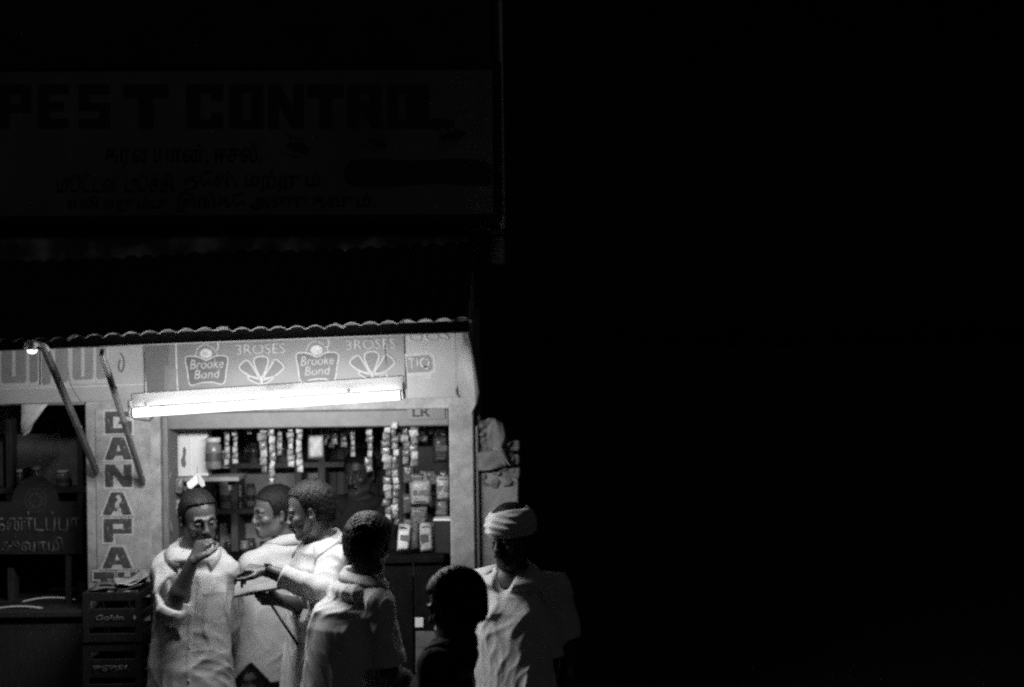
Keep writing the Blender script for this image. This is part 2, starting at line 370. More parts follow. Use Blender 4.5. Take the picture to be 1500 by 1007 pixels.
# --- left painted fascia, letters cut off by the awning
fl, L, S = sign('painted_fascia', -120, 430, 214, 591, DF - 0.006, 0.03, M_FASC, 'white tin fascia painted with large outlined grey block letters')
def blockletter(x0, x1, yb, slit, par, L, S, q=0.0):
    patch('letter_outline', L, [(x0 - 4, 470), (x1 + 4, 470), (x1 + 4, yb + 3), (x1, yb + 6), (x0 + 1, yb + 7), (x0 - 4, yb + 4)], M_INKW, par, 0, 0.0006 + q, 0.0003)
    o = patch('letter', L, [(x0, 470), (x1, 470), (x1, yb - 3), (x1 - 3, yb), (x0 + 3, yb + 1), (x0, yb - 2)], M_INKM, par, 0, 0.0024)
    if slit: patch('letter_counter', L, [(slit - 2.5, 486), (slit + 2.5, 486), (slit + 2.5, 551), (slit - 2.5, 553)], M_INKW, par, 0, 0.0034)
for x0, x1, yb, sl in ((-98, -60, 562, -79), (-50, -8, 566, -29), (3, 39, 561, 21), (44, 56, 560, None), (62, 75, 563, None), (82, 100, 560, None), (107, 137, 556, 122), (142, 156, 555, None)):
    blockletter(x0, x1, yb, sl, fl, L, S, 0.0005 * (int(x0 + 200) % 3))
strokes('painted_flourish', L, [(176, 518), (181, 524), (182, 535), (178, 545), (174, 538), (176, 527)], 2, S, M_INKD, fl)
strokes('crack', L, [(99, 518), (100, 540), (103, 560), (110, 575), (120, 590)], 0.9, S, M_INKD, fl)
strokes('painted_rule', L, [(-115, 572), (0, 570), (110, 567), (212, 563)], 1.6, S, M_INKO, fl, n=3)

# --- tea poster strip
ts, L, S = sign('tea_sign', 210, 430, 592, 578, DF - 0.014, 0.036, M_TEA, 'long grey printed tin tea sign with two shields and two flowers')
patch('colour_band', L, [(212, 432), (247, 432), (247, 536), (241, 536), (241, 576), (212, 578)], M_TEAM, ts, 0)
patch('colour_block', L, [(247, 541), (259, 541), (259, 577), (247, 577)], M_INKM, ts, 0, 0.0016)
strokes('white_rule', L, [(258, 500), (259, 540), (261, 577)], 2.2, S, M_INKO, ts, n=2)
for k, ox in enumerate((303, 465)):
    oy = -5 * k; X = lambda pts: [(ox + a, 536 + oy + b) for a, b in pts]
    shield = X([(-31, -11), (-22, -14), (-10, -12), (0, -8), (10, -13), (22, -15), (31, -11), (29, 5), (25, 26), (8, 24), (-8, 25), (-24, 28), (-28, 8)])
    patch('shield', L, shield, M_TEAD, ts, 4)
    strokes('shield_outline', L, shield, 1.6, S, M_INKO, ts, True, 4, 0.0018)
    patch('shield_sun', L, X([(9 * math.cos(a) - 1, -18 + 7 * math.sin(a)) for a in np.linspace(0, 2 * PI, 14)[:-1]]), M_INKO, ts, 0, 0.002)
    strokes('shield_crest', L, X([(-16, -15), (-13, -25), (-3, -31), (10, -25), (17, -14)]), 1.1, S, M_INKO, ts, n=4)
    strokes('crest_leaf', L, X([(16, -34), (17, -27), (13, -20)]), 1.8, S, M_INKO, ts, n=4)
    text('lettering', 'Brooke', L(ox, 533 + oy, 0.0024), S(50), S(15), M_INKW, ts, 0.016, 0.22, rot=(0, -0.02, 0))
    text('lettering', 'Bond', L(ox + 0.5, 548 + oy, 0.0024), S(39), S(14), M_INKW, ts, 0.016, 0.22, rot=(0, -0.02, 0))
    fx, fy = (383, 543) if k == 0 else (545, 536)
    text('lettering', '3ROSES', L(fx - 1, fy - 32, 0.0016), S(73), S(16), M_INKW, ts, 0.014)
    Y = lambda pts: [(fx + a, fy + b) for a, b in pts]
    pet = {'mid': [(0, 10), (-9, -6), (-10, -17), (0, -21), (10, -17), (8, -5)],
           'left': [(-4, 11), (-16, 8), (-30, -1), (-31, -8), (-21, -15), (-14, -8)],
           'right': [(4, 10), (14, -6), (20, -16), (27, -13), (33, -6), (31, -1), (18, 9)],
           'base': [(0, 20), (-14, 15), (-20, 10), (-12, 9), (0, 13), (10, 12), (20, 8), (12, 16)]}
    for q_, (nm, pts) in enumerate(pet.items()):
        patch('petal', L, Y(pts), M_TEAM, ts, 5, 0.0006 + q_ * 0.0004, 0.0003)
        strokes('petal_outline', L, Y(pts), 2.3, S, M_INKW, ts, True, 5, 0.0030 + q_ * 0.0008)
    strokes('stem', L, Y([(0, 8), (1, 18), (2, 28)]), 4, S, M_INKW, ts, n=3, lift=0.0068)
strokes('sheet_seam', L, [(465, 500), (466, 535), (467, 572)], 0.7, S, M_TEAD, ts, n=2)
# --- right fascia with boxed letters
fr_, L, S = sign('painted_fascia', 594, 430, 667, 583, DF - 0.012, 0.036, M_FASC, 'short white tin fascia beside the tea sign with boxed letters TIQ')
patch('letter_box', L, [(593, 519), (632, 516), (638, 522), (640, 545), (632, 549), (632, 555), (624, 556), (622, 549), (596, 551)], M_INKW, fr_, 0)
patch('letter_ground', L, [(595, 523), (628, 520), (633, 526), (634, 541), (628, 545), (597, 547)], M_INKM, fr_, 0, 0.0016)
text('lettering', 'TIQ', L(614, 533, 0.0024), S(32), S(19), M_INKO, fr_, 0.02)
text('lettering', 'UUS', L(628, 492, 0.0016), S(62), S(18), M_INKW, fr_, 0.02)
# small letters on the beam under it
bl, L, S = sign('beam_notice', 596, 592, 652, 615, DF + 0.045, 0.03, M_TEA, 'narrow grey painted strip under the right fascia lettered LR', 0.004)
text('lettering', 'LR', L(617, 604, 0.001), S(26), S(13), M_INKD, bl, 0.02)

# --- slab letters, as plain polygons that only share edges
def R4(x0, z0, x1, z1): return [(x0, z0), (x1, z0), (x1, z1), (x0, z1)]
AL = [(0, 0), (.3, 0), (.36, .18), (.5, .18), (.5, .38), (.42, .38), (.5, .70), (.5, 1), (.3, 1)]
GLY = {'G': [R4(0, 0, .3, 1), R4(.3, .76, 1, 1), R4(.3, 0, 1, .24), R4(.7, .24, 1, .56), R4(.5, .4, .7, .56)], 'A': [AL, [(1 - x, z) for x, z in AL][::-1]],
  'N': [[(0, 0), (.3, 0), (.3, .55), (.66, 0), (1, 0), (1, 1), (.7, 1), (.7, .45), (.34, 1), (0, 1)]], 'P': [R4(0, 0, .33, 1), R4(.33, .78, 1, 1), R4(.33, .36, 1, .56), R4(.7, .56, 1, .78)],
  'T': [R4(0, .7, 1, 1), R4(.33, 0, .67, .7)], 'H': [R4(0, 0, .34, 1), R4(.66, 0, 1, 1), R4(.34, .38, .66, .62)], 'I': [R4(0, 0, 1, 1)],
  'E': [R4(0, 0, .36, 1), R4(.36, .78, 1, 1), R4(.36, .39, .85, .61), R4(.36, 0, 1, .22)], 'S': [R4(0, .78, 1, 1), R4(0, .58, .34, .78), R4(0, .4, 1, .58), R4(.66, .22, 1, .4), R4(0, 0, 1, .22)],
  'C': [R4(0, 0, .38, 1), R4(.38, .8, 1, 1), R4(.38, 0, 1, .2), R4(.68, .2, 1, .36), R4(.68, .64, 1, .8)], 'O': [R4(0, 0, .36, 1), R4(.64, 0, 1, 1), R4(.36, .8, .64, 1), R4(.36, 0, .64, .2)],
  'R': [R4(0, 0, .34, 1), R4(.34, .8, .94, 1), R4(.34, .4, .94, .58), R4(.64, .58, .94, .8), [(.42, .4), (.78, .4), (1.06, 0), (.68, 0)]], 'L': [R4(0, 0, .4, 1), R4(.4, 0, 1, .22)], '.': [R4(0, 0, 1, 1)]}
SIL = {'A': [(0, 0), (1, 0), (.7, 1), (.3, 1)], 'T': [(.33, 0), (.67, 0), (.67, .7), (1, .7), (1, 1), (0, 1), (0, .7), (.33, .7)], 'P': [(0, 0), (.33, 0), (.33, .36), (1, .36), (1, 1), (0, 1)]}
def slab_mesh(polys, w, h, grow=0.0, th=0.001):
    bm = bmesh.new()
    for pl in polys:
        if grow:
            n = len(pl); q = []
            ar = sum(pl[i][0] * pl[(i + 1) % n][1] - pl[(i + 1) % n][0] * pl[i][1] for i in range(n)); sg = 1 if ar > 0 else -1
            P2 = [Vector(((x - .5) * w, (z - .5) * h)) for x, z in pl]
            for i in range(n):
                e1 = (P2[i] - P2[i - 1]).normalized(); e2 = (P2[(i + 1) % n] - P2[i]).normalized(); n1 = Vector((e1.y, -e1.x)) * sg; n2 = Vector((e2.y, -e2.x)) * sg
                bis = n1 + n2; q.append(P2[i] + bis * (grow / max(0.4, bis.length_squared / 2)))
        else: q = [Vector(((x - .5) * w, (z - .5) * h)) for x, z in pl]
        f = bm.faces.new([bm.verts.new((p.x, 0, p.y)) for p in q])
    bmesh.ops.remove_doubles(bm, verts=bm.verts, dist=1e-5)
    r = bmesh.ops.extrude_face_region(bm, geom=list(bm.faces)); bmesh.ops.translate(bm, vec=(0, -th, 0), verts=[v for v in r['geom'] if isinstance(v, bmesh.types.BMVert)])
    bmesh.ops.recalc_face_normals(bm, faces=bm.faces); return bm_mesh(bm)
# --- letters down the left pillar
pp, L, S = sign('pillar_sign', 142, 600, 222, 1000, DF - 0.003, 0.012, M_PLAST, 'pillar face painted top to bottom with dark white-edged capital letters', 0.004)
for ch, cx, cy_, w, h in (('G', 174, 619, 39, 32), ('A', 174, 657, 40, 33), ('N', 174, 697, 39, 33), ('A', 172, 738, 43, 33), ('P', 173, 777, 41, 34), ('A', 172, 817, 44, 31), ('T', 147 + 6, 855, 30, 34), ('H', 187, 855, 28, 34), ('I', 210, 855, 9, 34)):
    obj('letter_outline', slab_mesh([SIL.get(ch, R4(0, 0, 1, 1))], S(w), S(h), S(3.2)), M_INKO, pp, L(cx, cy_, 0.0006))
    obj('letter', slab_mesh(GLY[ch], S(w), S(h)), M_INKD, pp, L(cx, cy_, 0.002))
strokes('scraped_patch', L, [(172, 726), (176, 733), (171, 740), (177, 748)], 5, S, M_INKO, pp, lift=0.0034)

# --- big board above the awning
ub, L, S = sign('pest_control_board', -130, 104, 722, 317, DF - 0.06, 0.004, M_BOARD, 'large faded board above the awning lettered PEST CONTROL with Tamil lines', 0.03, 0.003)
for ch, x, w in (('P', 24, 46), ('E', 80, 44), ('S', 140, 46), ('T', 215, 66), ('C', 301, 54), ('O', 362, 50), ('N', 420, 52), ('T', 478, 54), ('R', 536, 54), ('O', 590, 44), ('L', 634, 46), ('.', 661, 10)):
    obj('letter', slab_mesh(GLY[ch], S(w), S(64 if ch != '.' else 10)), M_INKB, ub, L(x, 157 if ch != '.' else 183, 0.001))
text('lettering', 'கரையான், ஈசல்,', L(270, 228, 0.001), S(230), S(36), M_INKB, ub, 0.018)
text('lettering', 'மூட்டை பூச்சி', L(170, 268, 0.001), S(170), S(30), M_INKB, ub, 0.018)
text('lettering', 'தேள், மற்றும்', L(370, 266, 0.001), S(200), S(32), M_INKB, ub, 0.018)
text('lettering', 'எலி எறும்பு', L(175, 300, 0.001), S(150), S(26), M_INKB, ub, 0.018)
text('lettering', 'இங்கே அணுகவும்.', L(405, 297, 0.001), S(290), S(30), M_INKB, ub, 0.018)
patch('oval_panel', L, [(505, 258), (512, 238), (545, 233), (610, 236), (680, 233), (716, 240), (721, 258), (712, 274), (640, 270), (560, 275), (515, 272)], M_INKB, ub, 4)
text('lettering', 'தொடர்பு கொள்ள', L(612, 254, 0.0018), S(185), S(24), M_INKM, ub, 0.0)
for bx, by, sc_, an in ((437, 217, 1.0, 0.25), (553, 210, 0.9, 0.4), (662, 200, 1.1, -0.2)):
    pts = [(18 * sc_ * math.cos(a), 6.5 * sc_ * math.sin(a) * (1 + 0.3 * math.cos(a))) for a in np.linspace(0, 2 * PI, 12)[:-1]]
    rot_ = lambda p: (bx + p[0] * math.cos(an) - p[1] * math.sin(an), by + p[0] * math.sin(an) + p[1] * math.cos(an))
    patch('insect_picture', L, [rot_(p) for p in pts], M_INKB, ub, 3)
    for lx in (-10, 0, 9):
        for sg in (-1, 1): strokes('insect_leg', L, [rot_((lx * sc_, 0)), rot_(((lx - 4) * sc_, sg * 11 * sc_)), rot_(((lx - 12) * sc_, sg * 15 * sc_))], 1.6, S, M_INKB, ub, n=3)
w_, h_ = pxw(852, DF), pxw(213, DF)
for (cx, cz, sx, sz) in ((0, h_ / 2 + 0.016, w_ + 0.06, 0.03), (0, -h_ / 2 - 0.016, w_ + 0.06, 0.03), (-w_ / 2 - 0.016, 0, 0.03, h_), (w_ / 2 + 0.016, 0, 0.03, h_)):
    box('frame_rail', (cx, -0.004, cz), (sx, 0.045, sz), M_WOOD, ub, 0.004)
# pale pipe at the building corner
pc = P(737, 335, DF - 0.05)
pipe = empty('rain_pipe', pc, 'thin pale pipe running up the corner beside the big board', 'pipe')
tube('pipe', [(0, 0, 0), (0, 0, 1.35)], 0.011, M_PIPE, pipe, 10)
for z in (0.12, 0.62, 1.12): tube('clip', [(0, -0.005, z - 0.008), (0, -0.005, z + 0.008)], 0.016, M_MET, pipe, 10)

# ================================================================ BROKEN WALL ON THE RIGHT
BW = Vector((wx(724), 7.06, 0.0))
bwall = empty('broken_wall', BW, 'crumbling plastered brick wall stub to the right of the pillar', 'wall')
zt = P(720, 648, 7.0).z
x0, x1 = XR1 + 0.024, wx(757)
prism('plaster', [(x0, 0.0), (x1, 0.0), (x1 + 0.004, 0.7), (x1 - 0.006, 1.3), (x1, P(0, 705, 7).z - 0.03), (x1 - 0.02, P(0, 705, 7).z), (x0 + 0.06, P(0, 700, 7).z + .01), (x0, zt - 0.05)], 0.16, M_PLASTD, bwall, Vector((-BW.x, -0.06, 0)), None, 0.006)
bs = None
BH = 0.066
zz = P(720, 705, 7.0).z; k = 0
rb_ = random.Random(3)
RUB = True
bme = bm_mesh(box_bm(0.105, 0.15, BH - 0.01, 0.008)); bme.materials.append(M_BRICK)
for row in range(5):
    n = (2, 2, 2, 1, 0)[row]
    for j in range(n):
        o = obj('brick', bme, None, bwall, Vector((x0 + 0.05 + j * 0.1 + (0.012 if row % 2 else 0) - 0.02 * (row > 2) + rb_.uniform(-.006, .006), 7.07 + rb_.uniform(-.012, .012), zz + 0.036 + row * BH)) - BW, (rb_.uniform(-.04, .04), rb_.uniform(-.05, .05), rb_.uniform(-.1, .1)))
        o.scale = (rb_.uniform(.7, .92), .9, rb_.uniform(.85, 1.02))
# torn posters on it
def paper(name, pts, d, m, label, curl=0.02, parent=None):
    c = P(sum(p[0] for p in pts) / len(pts), sum(p[1] for p in pts) / len(pts), d)
    bm = bmesh.new(); vs_ = []
    for i, p in enumerate(pts):
        q = P(p[0], p[1], d) - c; q.y -= curl * (0.5 + 0.5 * math.sin(i * 1.9)); vs_.append(bm.verts.new(q))
    f = bm.faces.new(vs_); bmesh.ops.triangulate(bm, faces=[f]); bmesh.ops.subdivide_edges(bm, edges=list(bm.edges), cuts=3, use_grid_fill=True)
    for v in bm.verts: v.co.y += 0.003 * math.sin(v.co.x * 160 + v.co.z * 70)
    r = bmesh.ops.extrude_face_region(bm, geom=list(bm.faces)); bmesh.ops.translate(bm, vec=(0, 0.0012, 0), verts=[v for v in r['geom'] if isinstance(v, bmesh.types.BMVert)])
    bmesh.ops.recalc_face_normals(bm, faces=bm.faces)
    o = obj(name, bm_mesh(bm), m, parent, c, smooth=True); return tag(o, label, 'poster') if parent is None else o
paper('torn_poster', [(714, 626), (724, 613), (736, 620), (742, 640), (735, 655), (744, 672), (748, 684), (740, 668), (727, 654), (719, 658), (714, 645)], 6.965, M_PAPERD, 'curling torn poster scrap on the crumbling wall stub', 0.015)
paper('torn_poster', [(697, 664), (730, 659), (744, 682), (730, 686), (716, 689), (699, 690)], 6.97, M_PAPERD, 'flat grey poster remnant with a ragged lower edge on the wall stub', 0.008)
# ================================================================ GOODS IN THE SHOP
M_SA = mat('glossy_white_sachet', 0.4, 0.22, 0.45, 70, 0.35, 60, spec=0.6)
M_SB = mat('glossy_grey_sachet', 0.2, 0.2, 0.7, 60, 0.35, 50, spec=0.7)
M_SC = mat('foil_sachet', 0.4, 0.22, 0.5, 45, 0.5, 40, metal=0.7)
M_SD = mat('dark_sachet', 0.09, 0.22, 0.6, 50, 0.35, 50, spec=0.7)
M_GLASS = mat('cloudy_glass', 0.16, 0.12, 0.5, 30, spec=0.8)
M_LID = mat('pale_lid', 0.5, 0.35, 0.1, 20)
M_PLASTIC = mat('clear_polythene', 0.5, 0.15, 0.4, 25, 0.6, 30, spec=0.8, alpha=0.55)
def pillow_mesh(w, h, t, m, seed=0):
    r_ = random.Random(seed); bm = bmesh.new(); nx, nz = 5, 6; F = {}
    for s in (-1, 1):
        for i in range(nx + 1):
            for j in range(nz + 1):
                u, v = i / nx * 2 - 1, j / nz * 2 - 1
                edge = (1 - abs(u) ** 2.2) * (1 - abs(v) ** 3)
                if s > 0 and (abs(u) == 1 or abs(v) == 1): F[(s, i, j)] = F[(-1, i, j)]; continue
                F[(s, i, j)] = bm.verts.new((u * w / 2, s * (t / 2 * edge + (0.0 if edge == 0 else r_.uniform(-.12, .12) * t)), v * h / 2))
        for i in range(nx):
            for j in range(nz):
                q = [F[(s, i, j)], F[(s, i + 1, j)], F[(s, i + 1, j + 1)], F[(s, i, j + 1)]]
                bm.faces.new(q if s < 0 else q[::-1])
    me = bm_mesh(bm); me.materials.append(m); me.polygons.foreach_set('use_smooth', [True] * len(me.polygons)); return me
PM = [pillow_mesh(0.036, 0.036, 0.012, M_SA, 1), pillow_mesh(0.036, 0.036, 0.012, M_SB, 2), pillow_mesh(0.036, 0.036, 0.014, M_SC, 3), pillow_mesh(0.036, 0.036, 0.012, M_SD, 4)]
rs = random.Random(11)
def strip(px, y0, y1, wpx, d, kinds, hpx, label, jag=0.15):
    top = P(px, y0, d); root = empty('hanging_sachet_strip', top, label, 'sachets', 'strips of sachets hung across the shop opening')
    n = max(2, round((y1 - y0) / hpx)); hh = pxw((y1 - y0) / n, d); w = pxw(wpx, d)
    tube('string', [(0, 0.002, 0), (0, 0.002, 1.93 + 0.03 - top.z)], 0.0012, M_BLACK, root, 5)
    for i in range(n):
        o = bpy.data.objects.new('sachet', PM[kinds[i % len(kinds)]]); link(o, root)
        o.location = (rs.uniform(-jag, jag) * w * 0.4, rs.uniform(-.003, .003), -(i + 0.5) * hh)
        o.scale = (w / 0.036 * rs.uniform(.78, 1.12), 1, hh / 0.036 * rs.uniform(.98, 1.2)); o.rotation_euler = (rs.uniform(-.15, .15), rs.uniform(-jag, jag) * .9, rs.uniform(-.9, .9))
    return root
strip(332, 618, 682, 9, 7.25, (0, 1), 9, 'slim strip of speckled white sachets at the end of the jar shelf')
strip(344, 622, 680, 10, 7.22, (0, 0, 1), 8, 'wider strip of white sachets topped by a bright fold, next to the jar shelf')
strip(364, 618, 636, 11, 7.25, (0,), 9, 'very short strip of two pale sachets between longer strips')
strip(385, 622, 694, 15, 7.12, (0, 1, 2), 12, 'broad strip of crinkled mixed sachets beside the long foil chain')
strip(398, 626, 712, 10, 7.05, (2, 0, 1), 12, 'longest chain of shiny foil sachets with a bright knotted tip', 0.3)
strip(409, 620, 668, 9, 7.2, (1, 0), 9, 'short dull strip tucked behind the long foil chain')
strip(425, 616, 684, 11, 7.1, (1, 0, 1), 9, 'strip of grey patterned sachets, left one of a matched pair')
strip(438, 616, 692, 11, 7.08, (0, 0, 1), 10, 'strip of plain white sachets, right one of a matched pair')
strip(516, 620, 670, 9, 7.3, (1, 0), 9, 'thin strip of grey sachets above the shopkeeper')
strip(540, 616, 692, 12, 7.15, (1, 0, 2), 11, 'strip of sachets ending in a rounded packet beside the shopkeeper', 0.25)
strip(566, 612, 775, 14, 7.05, (2, 0, 1, 3), 11, 'longest heavy string of glittering packets, left of two', 0.35)
strip(578, 618, 770, 11, 7.0, (0, 2, 3, 1), 10, 'longest heavy string of glittering packets, right of two', 0.35)
strip(594, 616, 680, 12, 7.1, (1, 2, 0), 11, 'short cluster of crumpled foil packets left of the shelf gap', 0.35)
strip(606, 618, 684, 13, 7.06, (2, 0, 1), 12, 'short cluster of large pale packets against the shelf gap', 0.3)
strip(490, 622, 652, 11, 7.4, (1, 3), 9, 'dim stub of sachets behind the polythene bag')
strip(503, 620, 656, 12, 7.42, (3, 1), 9, 'darker stub of sachets behind the polythene bag')
# polythene bag
bg_ = empty('polythene_bag', P(463, 672, 7.05), 'clear polythene bag hanging open among the sachet strips', 'bag')
me = pillow_mesh(pxw(23, 7.05), pxw(34, 7.05), 0.03, M_PLASTIC, 8); obj('bag', me, None, bg_, (0, 0, pxw(17, 7.05)))
tube('string', [(-0.02, 0, pxw(32, 7.05)), (-0.028, 0, 1.93 + .02 - bg_.location.z)], 0.0012, M_BLACK, bg_, 5)

# tall white cabinet/box + jar shelf at left of the opening
cabc = P(281, 657, 7.3)
cab = empty('white_carton', P(281, 697, 7.3), 'tall pale carton standing on the jar shelf with a dark printed figure', 'box')
box('carton', (0, 0.05, pxw(41, 7.3)), (pxw(48, 7.3), 0.1, pxw(84, 7.3)), M_WHITE, cab, 0.003)
box('corner_fold', (-0.005, -0.002, pxw(41, 7.3)), (0.006, 0.003, pxw(82, 7.3)), M_ENAM, cab, 0.001)
prism('printed_figure', [(-0.05, .05), (-0.035, .04), (-.028, .06), (-.032, .09), (-.026, .13), (-.034, .15), (-.043, .14), (-.045, .1), (-.055, .08)], -0.001, M_INKM, cab, (0, -0.0012, 0))
shz = P(312, 690, 7.25)
shelf = empty('jar_shelf', P(300, 697, 7.3), 'short pale wooden shelf bracketed inside the opening', 'shelf')
box('board', (0.02, 0.02, -0.012), (pxw(98, 7.3), 0.22, 0.022), M_PLAST, shelf, 0.003)
for x in (-0.1, 0.13): box('bracket', (x, 0.05, -0.05), (0.015, 0.14, 0.055), M_WOODM, shelf, 0.003)
def jar(px, py, d, rpx, hpx, label, m=M_GLASS, lid=M_LID, group=None, name='glass_jar'):
    r, h = pxw(rpx, d), pxw(hpx, d); o = empty(name, P(px, py, d), label, 'jar', group)
    obj('body', bm_mesh(lathe_bm([(r * .9, 0), (r, h * .04), (r, h * .72), (r * .82, h * .82), (r * .8, h * .85)], 20)), m, o, smooth=True)
    obj('lid', bm_mesh(lathe_bm([(r * .86, h * .852), (r * .9, h * .86), (r * .9, h * .98), (r * .8, h)], 20)), lid, o, smooth=True)
    obj('print_band', bm_mesh(lathe_bm([(r * 1.004, h * .25), (r * 1.006, h * .26), (r * 1.006, h * .5), (r * 1.004, h * .51)], 20)), M_TEAD, o, smooth=True)
    return o
jar(313, 687, 7.26, 12, 46, 'dark filled glass jar with pale lid on the jar shelf')
jar(331, 686, 7.3, 6, 26, 'slim small jar at the right end of the jar shelf')
# little white folded card above the first man's head
cc = P(289, 706, 7.05)
tin = empty('paper_cone', cc, 'folded white paper cone hanging under the jar shelf', 'paper')
prism('fold', [(-.052, -.005), (-.046, -.028), (-.03, -.034), (0.004, -.008), (0.0, .042)], 0.012, M_WHITE, tin, (0, 0, 0), (0, 0, 0.3), 0.001)
prism('fold', [(0.002, .040), (0.006, -.008), (.028, -.028), (.040, -.02), (.036, .004)], 0.01, M_WHITE, tin, (0, 0.004, 0), (0, 0, -0.5), 0.001)
tube('string', [(0, .004, .04), (0, .004, .075)], 0.0012, M_BLACK, tin, 5)
# iron scrollwork and scraps left of the first man
gr = empty('scroll_bracket', P(240, 790, 7.02), 'pale wrought scroll bracket fixed beside the lettered pillar', 'bracket')
for k_, (a, b) in enumerate(((-0.012, 0.0), (0.014, 0.01), (0.03, -0.005))):
    pts = [(a + 0.012 * math.sin(t * 5 + k_), 0, pxw(8 + 90 * t, 7.02)) for t in np.linspace(0, 1, 14)]
    tube('scroll', pts, 0.005, M_INKM, gr, 6)
for i, (x, y, w, h, lab) in enumerate(((242, 640, 18, 22, 'small grey printed card pinned inside the left jamb, upper'), (243, 676, 20, 12, 'small pale label strip pinned inside the left jamb, lower'), (262, 712, 14, 26, 'crumpled pale packet hanging beside the first man, upper'), (258, 745, 10, 30, 'crumpled pale packet hanging beside the first man, lower'))):
    me = pillow_mesh(pxw(w, 7.15), pxw(h, 7.15), 0.008 if i < 2 else 0.03, M_SB if i else M_TEA, 20 + i)
    tag(obj('hanging_card' if i < 2 else 'hanging_packet', me, None, None, P(x, y, 7.15), (0, 0.2 * (i - 1.5), 0)), lab, 'packet')
# shelf unit at the back
su = empty('rear_shelving', Vector((wx(380, 8.2), 8.3, 0.15)), 'dark timber shelving along the back wall of the shop', 'shelving')
sl = su.location
for z in (1.62, 1.36, 1.08): box('shelf_board', Vector((wx(390, 8.25), 8.28, z)) - sl, (pxw(330, 8.25), 0.26, 0.03), M_WOODM, su, 0.003)
for px in (240, 342, 436, 470): box('upright', Vector((wx(px, 8.2), 8.27, 1.06)) - sl, (0.04, 0.24, 1.82), M_WOODM, su, 0.003)
box('backing', Vector((wx(345, 8.35), 8.40, 1.05)) - sl, (pxw(240, 8.35), 0.012, 1.8), M_HAZEB, su, 0.002)
for i, (px, py, r, h, lab) in enumerate(((352, 741, 2.2, 34, 'thin bright bottle on the rear shelving by the upright'), (331, 765, 9, 40, 'stout jar on the rear shelving behind the smoking man'), (372, 690, 7, 30, 'dim jar on the upper rear shelf'), (415, 690, 8, 34, 'dim wide jar on the upper rear shelf'), (358, 790, 7, 24, 'low pale jar on the lower rear shelf'), (318, 690, 7, 28, 'dim jar at the left of the upper rear shelf'))):
    d = 8.17; jj = jar(px, py, d, r, h, lab, M_SA if i in (0, 4) else (M_PAPER if i == 1 else M_GLASS))
    zt_ = min((1.635, 1.375, 1.095), key=lambda z: abs(z - jj.location.z)); jj.location.z = zt_ + 0.001
# plank door at the back
pd = empty('plank_door', Vector((wx(515, 8.35), 8.38, 0.15)), 'dark door of upright planks in the back wall of the shop', 'door')
for i in range(8):
    box('plank', (pxw(-44 + 12.5 * i, 8.35), rs.uniform(-.006, .006), 0.9), (pxw(11.8, 8.35), 0.03, 1.8), M_WOODM, pd, 0.004)
# right-hand goods
def packet(px, py, wpx, hpx, d, m, t, label, cat='packet', name='packet', rot=0.0, group=None):
    o = empty(name, P(px, py + hpx / 2, d), label, cat, group)
    h = pxw(hpx, d); w = pxw(wpx, d)
    obj('pouch', pillow_mesh(w, h, t, m, int(px + py)), None, o, (0, 0, h / 2), (0, rot, 0))
    r_ = random.Random(int(px * 3 + py)); pw, ph_ = w * r_.uniform(.55, .8), h * r_.uniform(.2, .36); ox, oz = w * r_.uniform(-.1, .1), h * r_.uniform(.35, .65)
    pts = [(ox + pw / 2 * math.copysign(abs(math.cos(a)) ** .25, math.cos(a)), ph_ / 2 * math.copysign(abs(math.sin(a)) ** .25, math.sin(a))) for a in np.linspace(0.1, 2 * PI + .1, 17)[:-1]]
    prism('print_panel', pts, 0.001, (M_TEAM, M_INKM, M_TEA)[int(px) % 3] if m is not M_SD else M_TEA, o, (0, -t * 0.5 - 0.0015, oz), (0, rot, 0))
    prism('print_panel', [(-w * .3, 0), (w * .3, 0), (w * .3, h * .05), (-w * .28, h * .055)], 0.001, M_TEAM if m is not M_SD else M_TEA, o, (0, -t * 0.4, h * r_.choice((.14, .84))), (0, rot, 0))
    return o
rk = empty('display_rack', Vector((wx(628, 7.5), 7.45, 0.15)), 'dark display rack of goods behind the right pillar', 'rack'); rl = rk.location
for z in (1.49, 1.24): box('rack_shelf', Vector((wx(628, 7.45), 7.42, z)) - rl, (pxw(84, 7.45), 0.2, 0.02), M_WOOD, rk, 0.003)
for px in (588, 664): box('rack_post', Vector((wx(px, 7.5), 7.5, 0.95)) - rl, (0.03, 0.03, 1.6), M_WOOD, rk, 0.003)
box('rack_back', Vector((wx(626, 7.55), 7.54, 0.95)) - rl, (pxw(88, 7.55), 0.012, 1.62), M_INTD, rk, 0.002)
packet(645, 658, 21, 40, 7.3, M_SD, 0.03, 'dark pouch with pale crest hung highest beside the right pillar')
packet(649, 715, 20, 36, 7.2, M_SA, 0.04, 'bulging bright pouch beside the right pillar')
packet(647, 745, 18, 24, 7.22, M_SB, 0.03, 'mottled small pouch under the bulging bright one')
packet(616, 722, 32, 38, 7.15, M_SA, 0.03, 'big pale square pouch facing the street')
packet(610, 700, 20, 12, 7.2, M_SB, 0.02, 'flat crumpled pouch lying across the big pale one')
packet(614, 757, 24, 28, 7.13, M_SB, 0.03, 'grey pouch under the big pale square one')
packet(624, 788, 20, 44, 7.1, M_SA, 0.02, 'tall white pouch with dark window panel on the counter', rot=-0.05)
packet(607, 786, 10, 44, 7.08, M_SC, 0.02, 'narrow foil pouch standing on the counter')
packet(592, 788, 18, 40, 7.05, M_WHITE, 0.02, 'plain white packet leaning on the counter by the dark haired man', rot=0.1)
bx_ = empty('tin_box', P(648, 812, 7.12), 'dark square tin with a bright rim on the counter by the right pillar', 'tin')
box('body', (0, 0.05, pxw(24, 7.12)), (pxw(24, 7.12), 0.1, pxw(47, 7.12)), M_BLACK, bx_, 0.004)
